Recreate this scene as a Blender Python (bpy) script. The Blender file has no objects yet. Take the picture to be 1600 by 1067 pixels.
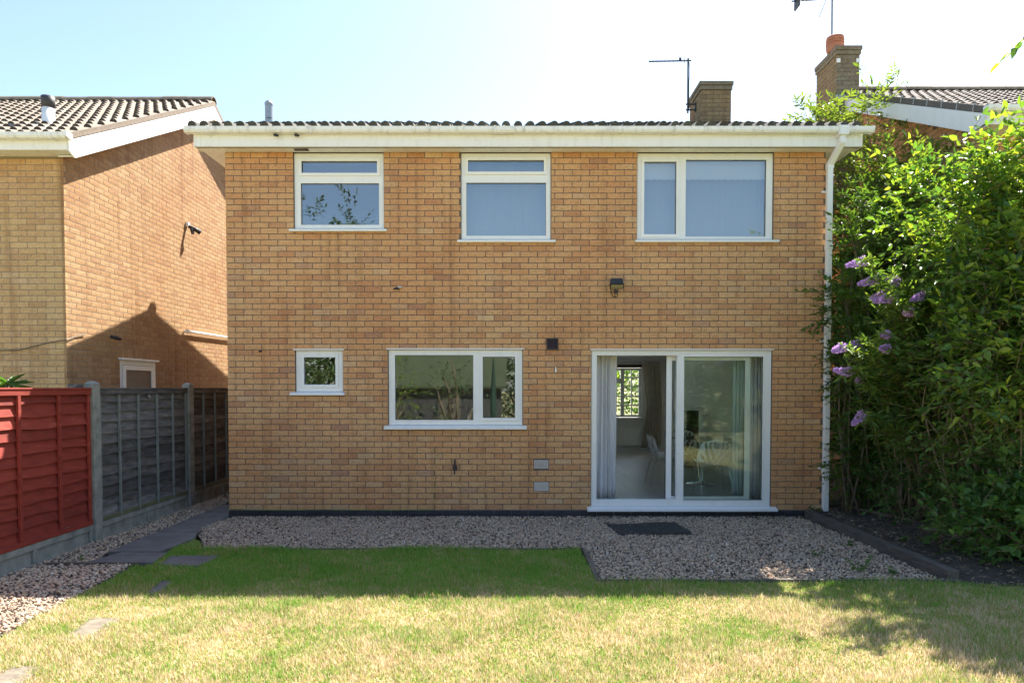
import bpy, math, random
import numpy as np
from mathutils import Vector, Matrix

random.seed(7)
RNG = np.random.default_rng(7)
SC = bpy.context.scene
COL = SC.collection
R = math.radians

# ------------------------------------------------------------------ camera
cam_d = bpy.data.cameras.new('camera')
cam_d.sensor_width = 36.0
cam_d.lens = 1111.0 / 1600.0 * 36.0
cam_d.shift_y = 0.0669
cam_d.clip_start = 0.05
cam_d.clip_end = 2000
cam = bpy.data.objects.new('camera', cam_d)
COL.objects.link(cam)
cam.location = (0, -9.3, 1.69)
cam.rotation_euler = (R(90 - 1.78), 0, 0)
SC.camera = cam

# ------------------------------------------------------------------ sky and sun
SUN = Vector((0.448, 0.66, 1.0)).normalized()
SUN_EL = math.asin(SUN.z)
SUN_AZ = math.atan2(SUN.x, SUN.y)
world = bpy.data.worlds.new('World')
SC.world = world
world.use_nodes = True
wn = world.node_tree
wn.nodes.clear()
w_out = wn.nodes.new('ShaderNodeOutputWorld')
w_bg = wn.nodes.new('ShaderNodeBackground')
w_sky = wn.nodes.new('ShaderNodeTexSky')
w_sky.sky_type = 'NISHITA'
w_sky.sun_disc = False
w_sky.sun_elevation = SUN_EL
w_sky.sun_rotation = SUN_AZ
w_sky.air_density = 1.0
w_sky.dust_density = 0.9
w_sky.ozone_density = 1.0
w_bg.inputs['Strength'].default_value = 0.087
wn.links.new(w_sky.outputs['Color'], w_bg.inputs['Color'])
wn.links.new(w_bg.outputs['Background'], w_out.inputs['Surface'])

sun_d = bpy.data.lights.new('sun', 'SUN')
sun_d.energy = 4.7
sun_d.angle = R(0.4)
sun_d.color = (1.0, 0.94, 0.84)
sun = bpy.data.objects.new('sun', sun_d)
COL.objects.link(sun)
sun.location = (20, 30, 40)
sun.rotation_euler = (-SUN).to_track_quat('-Z', 'Y').to_euler()

SC.view_settings.view_transform = 'Standard'
SC.view_settings.look = 'None'
SC.view_settings.gamma = 1.0
SC.view_settings.exposure = 1.8
SC.view_settings.use_curve_mapping = False
try:
    SC.cycles.max_bounces = 10
    SC.cycles.transparent_max_bounces = 16
except Exception:
    pass

# ------------------------------------------------------------------ material helpers
class NT:
    def __init__(s, name):
        s.m = bpy.data.materials.new(name)
        s.m.use_nodes = True
        s.t = s.m.node_tree
        s.t.nodes.clear()
        s.out = s.n('ShaderNodeOutputMaterial')
    def n(s, typ, **kw):
        nd = s.t.nodes.new(typ)
        for k, v in kw.items():
            setattr(nd, k, v)
        return nd
    def l(s, a, b):
        s.t.links.new(a, b)
    def val(s, sock, v):
        if hasattr(v, 'is_output') or hasattr(v, 'links'):
            s.l(v, sock)
        else:
            sock.default_value = v
    def pos(s):
        return s.n('ShaderNodeNewGeometry').outputs['Position']
    def scale(s, vec, sc):
        m = s.n('ShaderNodeVectorMath', operation='MULTIPLY')
        s.l(vec, m.inputs[0]); m.inputs[1].default_value = sc
        return m.outputs[0]
    def noise(s, vec, scale, detail=3.0, rough=0.55, dist=0.0):
        nd = s.n('ShaderNodeTexNoise')
        s.l(vec, nd.inputs['Vector'])
        nd.inputs['Scale'].default_value = scale
        nd.inputs['Detail'].default_value = detail
        nd.inputs['Roughness'].default_value = rough
        nd.inputs['Distortion'].default_value = dist
        return nd.outputs['Fac']
    def math(s, op, a, b=0.0, clamp=False):
        nd = s.n('ShaderNodeMath', operation=op)
        nd.use_clamp = clamp
        s.val(nd.inputs[0], a); s.val(nd.inputs[1], b)
        return nd.outputs[0]
    def ramp(s, fac, stops, interp='LINEAR'):
        nd = s.n('ShaderNodeValToRGB')
        cr = nd.color_ramp
        cr.interpolation = interp
        while len(cr.elements) < len(stops):
            cr.elements.new(0.5)
        for e, (p, c) in zip(cr.elements, stops):
            e.position = p
            e.color = (c[0], c[1], c[2], 1.0)
        s.l(fac, nd.inputs['Fac'])
        return nd.outputs['Color']
    def mixc(s, fac, a, b, blend='MIX'):
        nd = s.n('ShaderNodeMix', data_type='RGBA', blend_type=blend)
        s.val(nd.inputs['Factor'], fac)
        for sk, v in ((nd.inputs['A'], a), (nd.inputs['B'], b)):
            pass
        ia = [i for i in nd.inputs if i.name == 'A' and i.type == 'RGBA'][0]
        ib = [i for i in nd.inputs if i.name == 'B' and i.type == 'RGBA'][0]
        for sk, v in ((ia, a), (ib, b)):
            if isinstance(v, (tuple, list)):
                sk.default_value = (v[0], v[1], v[2], 1.0)
            else:
                s.l(v, sk)
        return [o for o in nd.outputs if o.type == 'RGBA'][0]
    def rand(s):
        g = s.n('ShaderNodeNewGeometry').outputs['Random Per Island']
        o = s.n('ShaderNodeObjectInfo').outputs['Random']
        return s.math('FRACT', s.math('ADD', g, o))
    def bump(s, h, strength=0.3, dist=0.01):
        nd = s.n('ShaderNodeBump')
        nd.inputs['Strength'].default_value = strength
        nd.inputs['Distance'].default_value = dist
        s.l(h, nd.inputs['Height'])
        return nd.outputs['Normal']
    def principled(s, col, rough=0.7, normal=None, metal=0.0, spec=0.5):
        b = s.n('ShaderNodeBsdfPrincipled')
        if isinstance(col, (tuple, list)):
            b.inputs['Base Color'].default_value = (col[0], col[1], col[2], 1)
        else:
            s.l(col, b.inputs['Base Color'])
        s.val(b.inputs['Roughness'], rough)
        b.inputs['Metallic'].default_value = metal
        b.inputs['Specular IOR Level'].default_value = spec
        if normal is not None:
            s.l(normal, b.inputs['Normal'])
        return b.outputs[0]
    def done(s, shader):
        s.l(shader, s.out.inputs['Surface'])
        return s.m

def mat_plain(name, stops, scale=8, rough=0.6, bump=0.15, bscale=60, stretch=(1, 1, 1), metal=0.0, spec=0.5, detail=4, use_rand=0.0, bdist=0.004):
    t = NT(name)
    p = t.scale(t.pos(), stretch)
    f = t.noise(p, scale, detail)
    f = t.math('MULTIPLY_ADD', f, 1.6); t.t.nodes[-1].inputs[2].default_value = -0.3
    if use_rand:
        f = t.math('ADD', t.math('MULTIPLY', f, 1 - use_rand), t.math('MULTIPLY', t.rand(), use_rand))
    c = t.ramp(f, stops)
    nrm = t.bump(t.noise(p, bscale, 4), bump, bdist) if bump else None
    return t.done(t.principled(c, rough, nrm, metal, spec))

def mat_brick(name, ramp, stain=(0.16, 0.12, 0.09), grime=0.35, lichen=None):
    t = NT(name)
    pos = t.pos()
    r = t.rand()
    c = t.ramp(r, ramp)
    reg = t.noise(pos, 0.55, 3, 0.6, 0.4)
    c = t.mixc(t.math('MULTIPLY', t.math('SUBTRACT', reg, 0.42, True), 3.0, True), c, t.mixc(1.0, c, (0.93, 0.80, 0.72), 'MULTIPLY'))
    # within-brick mottling and drag marks
    st = t.scale(t.n('ShaderNodeVectorMath', operation='ADD').outputs[0], (1.0, 1.0, 3.0))
    add = t.t.nodes[-2]
    t.l(pos, add.inputs[0]); cx = t.n('ShaderNodeCombineXYZ'); t.l(t.math('MULTIPLY', r, 37.0), cx.inputs[0]); t.l(t.math('MULTIPLY', r, 19.0), cx.inputs[1]); t.l(cx.outputs[0], add.inputs[1])
    n1 = t.noise(st, 22, 4, 0.65, 0.8)
    c = t.mixc(t.math('MULTIPLY', t.math('SUBTRACT', n1, 0.40, True), 3.0, True), c, t.mixc(1.0, c, (0.80, 0.70, 0.58), 'MULTIPLY'))
    n1b = t.noise(st, 42, 3, 0.6, 1.2)
    c = t.mixc(t.math('MULTIPLY', t.math('SUBTRACT', n1b, 0.55, True), 6.0, True), c, t.mixc(1.0, c, (0.40, 0.32, 0.27), 'MULTIPLY'))
    n1c = t.noise(st, 30, 3, 0.6, 1.0)
    c = t.mixc(t.math('MULTIPLY', t.math('SUBTRACT', n1c, 0.58, True), 4.0, True), c, t.mixc(1.0, c, (1.25, 1.22, 1.25), 'MULTIPLY'))
    n2 = t.noise(pos, 0.9, 4, 0.6)
    c = t.mixc(t.math('MULTIPLY', t.math('SUBTRACT', n2, 0.42, True), grime * 3.0, True), c, t.mixc(0.5, c, stain))
    if lichen:
        n3 = t.noise(pos, 22, 4, 0.7)
        c = t.mixc(t.math('MULTIPLY', t.math('SUBTRACT', n3, 0.5, True), 6.0, True), c, lichen)
    sk = t.noise(t.scale(pos, (7.0, 7.0, 0.45)), 1.0, 4, 0.65)
    c = t.mixc(t.math('MULTIPLY', t.math('SUBTRACT', sk, 0.52, True), 4.0, True), c, t.mixc(1.0, c, (0.72, 0.66, 0.60), 'MULTIPLY'))
    h = t.math('ADD', t.noise(t.scale(pos, (1, 1, 2.6)), 55, 5, 0.7, 0.9), t.math('MULTIPLY', t.noise(pos, 220, 2), 0.3))
    return t.done(t.principled(c, 0.92, t.bump(h, 0.55, 0.0045), 0, 0.25))

def mat_bricktex(name, c1, c2, mortar, rot):
    t = NT(name)
    co = t.n('ShaderNodeTexCoord').outputs['Object']
    mp = t.n('ShaderNodeMapping'); mp.inputs['Rotation'].default_value = rot
    t.l(co, mp.inputs['Vector'])
    b = t.n('ShaderNodeTexBrick')
    t.l(mp.outputs[0], b.inputs['Vector'])
    b.inputs['Color1'].default_value = (*c1, 1); b.inputs['Color2'].default_value = (*c2, 1); b.inputs['Mortar'].default_value = (*mortar, 1)
    b.inputs['Scale'].default_value = 1.0; b.inputs['Mortar Size'].default_value = 0.006
    b.inputs['Brick Width'].default_value = 0.225; b.inputs['Row Height'].default_value = 0.075
    return t.done(t.principled(b.outputs['Color'], 0.9))

def mat_leaf(name, stops, trans=0.45, rough=0.5, scale=1.3, tcol=None, spec=0.5):
    t = NT(name)
    r = t.n('ShaderNodeNewGeometry').outputs['Random Per Island']
    f = t.math('ADD', t.math('MULTIPLY', r, 0.6), t.math('MULTIPLY', t.noise(t.pos(), scale, 2), 0.4))
    c = t.ramp(f, stops)
    b = t.principled(c, rough, None, 0, spec)
    tr = t.n('ShaderNodeBsdfTranslucent')
    t.l(t.mixc(1.0, c, tcol or (1.5, 1.45, 0.6), 'MULTIPLY'), tr.inputs['Color'])
    mx = t.n('ShaderNodeMixShader'); mx.inputs[0].default_value = trans
    t.l(b, mx.inputs[1]); t.l(tr.outputs[0], mx.inputs[2])
    return t.done(mx.outputs[0])

def mat_glass(name, refl=0.075, tint=(0.94, 0.96, 0.95), wob=0.0):
    t = NT(name)
    g = t.n('ShaderNodeBsdfGlossy'); g.inputs['Roughness'].default_value = 0.0
    g.inputs['Color'].default_value = (0.93, 0.97, 1.0, 1)
    if wob:
        nrm = t.bump(t.noise(t.pos(), 1.6, 1), wob, 0.02)
        t.l(nrm, g.inputs['Normal'])
    tr = t.n('ShaderNodeBsdfTransparent'); tr.inputs['Color'].default_value = (*tint, 1)
    fr = t.n('ShaderNodeFresnel'); fr.inputs['IOR'].default_value = 1.5
    fac = t.math('ADD', fr.outputs[0], refl - 0.04, True)
    mx = t.n('ShaderNodeMixShader')
    t.l(fac, mx.inputs[0]); t.l(tr.outputs[0], mx.inputs[1]); t.l(g.outputs[0], mx.inputs[2])
    return t.done(mx.outputs[0])

def mat_sheer(name, col, trans=0.5, alpha=0.0):
    t = NT(name)
    d = t.n('ShaderNodeBsdfDiffuse'); d.inputs['Color'].default_value = (*col, 1)
    tl = t.n('ShaderNodeBsdfTranslucent'); tl.inputs['Color'].default_value = (*col, 1)
    mx = t.n('ShaderNodeMixShader'); mx.inputs[0].default_value = trans
    t.l(d.outputs[0], mx.inputs[1]); t.l(tl.outputs[0], mx.inputs[2])
    tp = t.n('ShaderNodeBsdfTransparent')
    m2 = t.n('ShaderNodeMixShader'); m2.inputs[0].default_value = alpha
    t.l(mx.outputs[0], m2.inputs[1]); t.l(tp.outputs[0], m2.inputs[2])
    return t.done(m2.outputs[0])

M = {}
BUFF = [(0.0, (0.69, 0.415, 0.21)), (0.2, (0.73, 0.45, 0.23)), (0.45, (0.70, 0.40, 0.20)), (0.65, (0.73, 0.465, 0.245)), (0.82, (0.67, 0.365, 0.18)), (0.92, (0.59, 0.325, 0.175)), (0.97, (0.74, 0.52, 0.30)), (1.0, (0.53, 0.295, 0.185))]
YELL = [(0.0, (0.64, 0.44, 0.23)), (0.3, (0.70, 0.50, 0.275)), (0.6, (0.64, 0.44, 0.23)), (0.85, (0.58, 0.375, 0.20)), (1.0, (0.70, 0.51, 0.31))]
M['brick'] = mat_brick('buff_brick', BUFF)
M['brick_y'] = mat_brick('yellow_buff_brick', YELL, grime=0.2)
M['brick_s'] = mat_brick('orange_buff_brick', [(0, (0.45, 0.29, 0.15)), (0.4, (0.50, 0.335, 0.185)), (0.7, (0.45, 0.285, 0.145)), (1, (0.40, 0.24, 0.13))], grime=0.15)
M['brick_g'] = mat_brick('chimney_brick', [(0, (0.30, 0.22, 0.12)), (0.5, (0.36, 0.27, 0.15)), (1, (0.26, 0.18, 0.11))], grime=0.5)
M['brick_l'] = mat_brick('lichen_brick', [(0, (0.22, 0.19, 0.14)), (0.5, (0.28, 0.25, 0.18)), (1, (0.20, 0.16, 0.12))], grime=0.4, lichen=(0.26, 0.25, 0.20))
M['blue_brick'] = mat_plain('blue_black_brick', [(0, (0.012, 0.012, 0.018)), (1, (0.045, 0.042, 0.055))], 12, 0.55, 0.3, 60, use_rand=0.4)
M['mortar'] = mat_plain('mortar', [(0, (0.12, 0.09, 0.072)), (1, (0.20, 0.155, 0.125))], 14, 0.95, 0.3, 90)
M['mortar_side'] = mat_plain('sandy_mortar', [(0, (0.22, 0.165, 0.115)), (1, (0.32, 0.245, 0.17))], 14, 0.95, 0.3, 90)
M['mortar_pale'] = mat_plain('plinth_mortar', [(0, (0.16, 0.16, 0.17)), (1, (0.26, 0.25, 0.26))], 14, 0.95, 0.3, 90)
M['bt_side'] = mat_bricktex('side_brickwork', (0.46, 0.29, 0.13), (0.5, 0.33, 0.15), (0.2, 0.15, 0.11), (R(90), 0, R(90)))

def mat_upvc(name, dirt, dcol=(0.30, 0.26, 0.17)):
    t = NT(name)
    p = t.pos()
    f = t.noise(t.scale(p, (1.0, 1.0, 0.35)), 9, 5, 0.65)
    f2 = t.noise(t.scale(p, (5.0, 5.0, 1.5)), 3, 4, 0.7)
    k = t.math('MULTIPLY', t.math('SUBTRACT', t.math('MULTIPLY', f, f2), 0.24, True), dirt, True)
    c = t.mixc(k, (0.87, 0.87, 0.86), dcol)
    return t.done(t.principled(c, 0.35, None, 0, 0.4))
M['upvc'] = mat_upvc('white_upvc', 0.5)
M['upvc_d'] = mat_upvc('weathered_upvc', 1.1, (0.42, 0.36, 0.25))
M['upvc_g'] = mat_upvc('gutter_upvc', 2.2, (0.20, 0.18, 0.14))
M['soffit'] = mat_upvc('soffit_board', 2.5, (0.50, 0.42, 0.27))
M['gasket'] = mat_plain('black_gasket', [(0, (0.012, 0.012, 0.012)), (1, (0.02, 0.02, 0.02))], 8, 0.5, 0)
M['glass'] = mat_glass('window_glass', 0.14)
M['glass_d'] = mat_glass('door_glass', 0.02, (0.93, 0.97, 0.955))
M['frost'] = mat_sheer('frosted_film', (0.55, 0.6, 0.66), 0.5, 0.15)
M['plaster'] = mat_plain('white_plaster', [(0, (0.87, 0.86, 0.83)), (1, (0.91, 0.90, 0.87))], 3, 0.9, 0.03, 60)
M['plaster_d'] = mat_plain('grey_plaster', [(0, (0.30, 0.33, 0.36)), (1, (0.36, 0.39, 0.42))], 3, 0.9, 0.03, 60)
M['laminate'] = mat_plain('grey_laminate', [(0, (0.38, 0.37, 0.355)), (0.5, (0.52, 0.51, 0.49)), (1, (0.63, 0.615, 0.60))], 5, 0.38, 0.05, 30, (1, 5, 5), use_rand=0.4)
M['carpet'] = mat_plain('carpet', [(0, (0.2, 0.18, 0.15)), (1, (0.26, 0.23, 0.2))], 30, 0.95, 0.2)
M['curtain'] = mat_sheer('white_voile', (0.92, 0.92, 0.95), 0.15, 0.0)
M['curtain2'] = mat_sheer('cream_voile', (0.74, 0.70, 0.62), 0.45, 0.05)
M['blind'] = mat_sheer('roller_blind', (0.86, 0.87, 0.9), 0.35)
M['chairwhite'] = mat_plain('white_plastic', [(0, (0.74, 0.75, 0.76)), (1, (0.80, 0.80, 0.80))], 8, 0.3, 0)
M['chrome'] = mat_plain('chrome', [(0, (0.70, 0.70, 0.70)), (1, (0.8, 0.8, 0.8))], 8, 0.15, 0, metal=1.0)
M['black'] = mat_plain('black_plastic', [(0, (0.012, 0.012, 0.013)), (1, (0.028, 0.028, 0.03))], 20, 0.45, 0.05)
M['darkbrown'] = mat_plain('brown_plastic', [(0, (0.035, 0.022, 0.025)), (1, (0.06, 0.04, 0.042))], 20, 0.5, 0.05)
M['grey_metal'] = mat_plain('grey_metal', [(0, (0.28, 0.30, 0.32)), (1, (0.42, 0.44, 0.46))], 14, 0.45, 0.05, metal=0.5)
M['dark_metal'] = mat_plain('dark_metal', [(0, (0.03, 0.03, 0.035)), (1, (0.07, 0.065, 0.06))], 30, 0.6, 0.1)
M['lens'] = mat_plain('floodlight_lens', [(0, (0.30, 0.28, 0.16)), (1, (0.42, 0.38, 0.22))], 12, 0.2, 0)
M['terracotta'] = mat_plain('terracotta', [(0, (0.40, 0.15, 0.09)), (1, (0.52, 0.22, 0.14))], 9, 0.8, 0.1)
M['lead'] = mat_plain('lead_flashing', [(0, (0.30, 0.31, 0.33)), (1, (0.48, 0.49, 0.50))], 10, 0.6, 0.2)
M['airbrick'] = mat_plain('clay_air_brick', [(0, (0.52, 0.47, 0.43)), (1, (0.66, 0.62, 0.58))], 20, 0.85, 0.2)
M['tile_dark'] = mat_plain('mossy_roof_tile', [(0, (0.030, 0.030, 0.028)), (0.5, (0.065, 0.062, 0.055)), (0.85, (0.10, 0.10, 0.08)), (1, (0.06, 0.09, 0.045))], 9, 0.9, 0.5, 70, use_rand=0.3)
M['tile'] = mat_plain('brown_roof_tile', [(0, (0.17, 0.13, 0.10)), (0.5, (0.26, 0.21, 0.165)), (1, (0.34, 0.29, 0.23))], 7, 0.9, 0.5, 80, use_rand=0.4)
M['tile_r'] = mat_plain('grey_roof_tile', [(0, (0.14, 0.115, 0.10)), (0.5, (0.21, 0.18, 0.16)), (1, (0.28, 0.25, 0.22))], 7, 0.9, 0.5, 80, use_rand=0.4)
M['shaded_tile_end'] = mat_plain('shaded_tile_end', [(0, (0.05, 0.042, 0.036)), (1, (0.10, 0.085, 0.072))], 9, 0.95, 0.2)  # darker than the tile itself: shade on the roll ends put into colour
M['ridge'] = mat_plain('ridge_tile', [(0, (0.13, 0.10, 0.07)), (0.6, (0.24, 0.20, 0.15)), (1, (0.20, 0.19, 0.10))], 10, 0.9, 0.6, 60)
M['verge'] = mat_plain('verge_mortar', [(0, (0.16, 0.125, 0.095)), (1, (0.30, 0.24, 0.185))], 20, 0.95, 0.5, 70)
M['verge_d'] = mat_plain('dark_verge', [(0, (0.10, 0.09, 0.08)), (1, (0.17, 0.15, 0.13))], 20, 0.95, 0.5, 70)
M['concrete'] = mat_plain('fence_concrete', [(0, (0.13, 0.14, 0.125)), (0.45, (0.26, 0.265, 0.24)), (1, (0.40, 0.395, 0.36))], 7, 0.9, 0.4, 130)
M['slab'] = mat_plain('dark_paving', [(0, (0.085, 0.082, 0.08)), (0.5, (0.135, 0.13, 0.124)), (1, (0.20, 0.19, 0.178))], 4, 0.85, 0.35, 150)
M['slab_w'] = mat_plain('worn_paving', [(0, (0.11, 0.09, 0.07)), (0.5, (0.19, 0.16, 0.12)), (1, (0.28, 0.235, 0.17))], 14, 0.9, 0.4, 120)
M['timber'] = mat_plain('weathered_timber', [(0, (0.055, 0.05, 0.045)), (0.5, (0.11, 0.095, 0.08)), (1, (0.17, 0.15, 0.125))], 5, 0.9, 0.5, 40, (6, 1, 6))
M['timber_x'] = mat_plain('weathered_board', [(0, (0.07, 0.06, 0.05)), (0.5, (0.12, 0.105, 0.085)), (1, (0.19, 0.165, 0.13))], 5, 0.9, 0.5, 40, (1, 6, 6))
M['redwood'] = mat_plain('red_stained_timber', [(0, (0.11, 0.016, 0.011)), (0.35, (0.22, 0.026, 0.016)), (0.7, (0.30, 0.040, 0.024)), (0.92, (0.37, 0.08, 0.05)), (1, (0.42, 0.20, 0.15))], 6, 0.75, 0.35, 40, (4, 0.9, 5), use_rand=0.4)
M['greywood'] = mat_plain('grey_weathered_fence', [(0, (0.024, 0.022, 0.022)), (0.4, (0.085, 0.080, 0.078)), (0.7, (0.18, 0.172, 0.168)), (0.9, (0.29, 0.28, 0.275)), (1, (0.44, 0.43, 0.42))], 5, 0.9, 0.5, 40, (4, 0.9, 4.5), use_rand=0.45)
M['batten'] = mat_plain('grey_green_batten', [(0, (0.14, 0.15, 0.14)), (1, (0.25, 0.27, 0.25))], 7, 0.9, 0.3, 50, (7, 7, 1))
M['mossrail'] = mat_plain('mossy_rail', [(0, (0.10, 0.10, 0.055)), (1, (0.17, 0.17, 0.09))], 7, 0.9, 0.3, 50)
M['soil'] = mat_plain('dry_soil', [(0, (0.035, 0.028, 0.022)), (0.5, (0.075, 0.062, 0.05)), (1, (0.14, 0.115, 0.09))], 9, 0.98, 0.9, 50, bdist=0.02)
M['bark'] = mat_plain('bark', [(0, (0.10, 0.075, 0.05)), (1, (0.24, 0.19, 0.13))], 18, 0.9, 0.5, 90, (2, 2, 0.5))
M['twig'] = mat_plain('pale_twig', [(0, (0.16, 0.12, 0.07)), (1, (0.34, 0.27, 0.17))], 18, 0.9, 0.2, 90)
M['flower'] = mat_leaf('purple_blossom', [(0, (0.42, 0.25, 0.56)), (0.6, (0.60, 0.41, 0.74)), (1, (0.74, 0.58, 0.82))], 0.3, 0.7, 4, (1.1, 1.0, 1.2))
M['leaf_dark'] = mat_leaf('dark_shrub_leaf', [(0, (0.045, 0.105, 0.022)), (0.5, (0.08, 0.165, 0.03)), (1, (0.16, 0.26, 0.04))], 0.45, 0.5, 1.3, None, 0.35)
M['leaf_mid'] = mat_leaf('bright_shrub_leaf', [(0.15, (0.045, 0.115, 0.04)), (0.4, (0.10, 0.20, 0.045)), (0.6, (0.17, 0.28, 0.045)), (0.75, (0.28, 0.37, 0.055)), (0.9, (0.46, 0.46, 0.09))], 0.5, 0.36, 1.0, (1.55, 1.5, 0.55))
M['leaf_elder'] = mat_leaf('elder_leaf', [(0, (0.075, 0.13, 0.025)), (0.5, (0.13, 0.20, 0.035)), (1, (0.22, 0.27, 0.065))], 0.5, 0.5)
M['leaf_bud'] = mat_leaf('buddleja_leaf', [(0, (0.07, 0.15, 0.045)), (0.5, (0.13, 0.23, 0.05)), (0.85, (0.22, 0.30, 0.06)), (1, (0.34, 0.36, 0.08))], 0.45, 0.55)
M['leaf_low'] = mat_leaf('bramble_leaf', [(0, (0.05, 0.12, 0.03)), (0.6, (0.09, 0.19, 0.04)), (1, (0.16, 0.28, 0.06))], 0.35, 0.5)
M['leaf_conifer'] = mat_leaf('conifer_leaf', [(0, (0.03, 0.07, 0.02)), (1, (0.085, 0.14, 0.035))], 0.3, 0.6)

def mat_grass():
    t = NT('grass_blade')
    p = t.pos()
    r = t.n('ShaderNodeNewGeometry').outputs['Random Per Island']
    big = t.noise(p, 1.7, 4, 0.6, 0.6)
    mid = t.noise(p, 7.0, 3, 0.6)
    sep = t.n('ShaderNodeSeparateXYZ'); t.l(p, sep.inputs[0])
    # the strip by the house keeps moist and green, the open lawn has dried out
    near = t.n('ShaderNodeMapRange'); t.l(sep.outputs['Y'], near.inputs[0])
    near.inputs[1].default_value = -4.0; near.inputs[2].default_value = -3.0; near.inputs[3].default_value = 0.0; near.inputs[4].default_value = 0.25
    f = t.math('ADD', t.math('ADD', t.math('MULTIPLY', big, 0.68), t.math('MULTIPLY', mid, 0.50)), t.math('MULTIPLY', t.noise(p, 22.0, 3, 0.65), 0.34))
    f = t.math('ADD', f, t.math('MULTIPLY', r, 0.52))
    f = t.math('SUBTRACT', f, near.outputs[0])
    f = t.math('MULTIPLY_ADD', f, 2.1); t.t.nodes[-1].inputs[2].default_value = -1.56
    c = t.ramp(f, [(0.0, (0.20, 0.40, 0.055)), (0.18, (0.28, 0.45, 0.075)), (0.36, (0.36, 0.40, 0.095)), (0.52, (0.51, 0.43, 0.185)), (0.72, (0.66, 0.49, 0.285)), (1.0, (0.78, 0.65, 0.46))])
    b = t.principled(c, 0.6, None, 0, 0.3)
    tr = t.n('ShaderNodeBsdfTranslucent'); t.l(c, tr.inputs['Color'])
    mx = t.n('ShaderNodeMixShader'); mx.inputs[0].default_value = 0.35
    t.l(b, mx.inputs[1]); t.l(tr.outputs[0], mx.inputs[2])
    return t.done(mx.outputs[0])
M['grass'] = mat_grass()
def mat_lawn():
    t = NT('lawn_thatch')
    p = t.pos()
    f = t.math('ADD', t.math('MULTIPLY', t.noise(p, 1.7, 4, 0.6, 0.6), 0.6), t.math('MULTIPLY', t.noise(p, 40, 3), 0.4))
    c = t.ramp(f, [(0.3, (0.34, 0.36, 0.09)), (0.5, (0.50, 0.42, 0.18)), (0.7, (0.62, 0.48, 0.27))])
    return t.done(t.principled(c, 0.95, t.bump(t.noise(p, 120, 4), 0.8, 0.02), 0, 0.1))
M['lawn'] = mat_lawn()
M['ground'] = mat_plain('rough_grass_ground', [(0, (0.22, 0.23, 0.08)), (0.5, (0.36, 0.31, 0.14)), (1, (0.48, 0.38, 0.20))], 0.8, 0.95, 0.5, 30)
def mat_stone():
    t = NT('gravel_stone')
    r = t.n('ShaderNodeNewGeometry').outputs['Random Per Island']
    c = t.ramp(r, [(0, (0.27, 0.205, 0.155)), (0.16, (0.62, 0.48, 0.36)), (0.34, (0.50, 0.41, 0.335)), (0.48, (0.70, 0.53, 0.37)), (0.6, (0.58, 0.40, 0.28)), (0.74, (0.74, 0.58, 0.42)), (0.87, (0.74, 0.63, 0.50)), (0.94, (0.30, 0.24, 0.195)), (0.97, (0.44, 0.36, 0.28)), (1, (0.88, 0.83, 0.75))])
    n = t.noise(t.pos(), 60, 3)
    c = t.mixc(t.math('MULTIPLY', n, 0.7), c, t.mixc(1.0, c, (0.55, 0.51, 0.47), 'MULTIPLY'))
    return t.done(t.principled(c, 0.8, None, 0, 0.3))
M['stone'] = mat_stone()
M['gravelbase'] = mat_plain('gravel_fines', [(0, (0.05, 0.042, 0.036)), (1, (0.15, 0.125, 0.105))], 60, 0.98, 0.8, 90)
M['litter'] = mat_leaf('dead_leaf', [(0, (0.10, 0.075, 0.05)), (0.6, (0.24, 0.18, 0.11)), (1, (0.45, 0.38, 0.27))], 0.1, 0.8, 4, (1, 1, 1))
M['rubber'] = mat_plain('black_rubber', [(0, (0.02, 0.02, 0.02)), (0.6, (0.06, 0.057, 0.055)), (1, (0.16, 0.145, 0.13))], 25, 0.7, 0.2)
M['cable_y'] = mat_plain('yellow_green_wire', [(0, (0.28, 0.27, 0.06)), (1, (0.34, 0.33, 0.08))], 8, 0.6, 0)
M['cable_g'] = mat_plain('green_wire', [(0, (0.10, 0.24, 0.05)), (1, (0.16, 0.32, 0.07))], 8, 0.6, 0)
M['cable_k'] = mat_plain('grey_wire', [(0, (0.10, 0.085, 0.07)), (1, (0.15, 0.13, 0.11))], 8, 0.7, 0)
M['shedroof'] = mat_plain('mossy_felt_roof', [(0, (0.035, 0.047, 0.022)), (1, (0.07, 0.085, 0.04))], 3, 0.9, 0.2)
M['parasol'] = mat_plain('green_canvas', [(0, (0.008, 0.03, 0.018)), (1, (0.016, 0.05, 0.028))], 6, 0.8, 0.1)

# ------------------------------------------------------------------ object helpers
def link(o, parent=None):
    COL.objects.link(o)
    if parent is not None:
        o.parent = parent
    return o

def tag(o, label=None, cat=None, group=None, kind=None):
    if label: o['label'] = label
    if cat: o['category'] = cat
    if group: o['group'] = group
    if kind: o['kind'] = kind
    return o

def empty(name, loc=(0, 0, 0), rz=0.0):
    o = bpy.data.objects.new(name, None)
    o.empty_display_size = 0.1
    o.location = loc
    o.rotation_euler = (0, 0, rz)
    return link(o)

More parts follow.
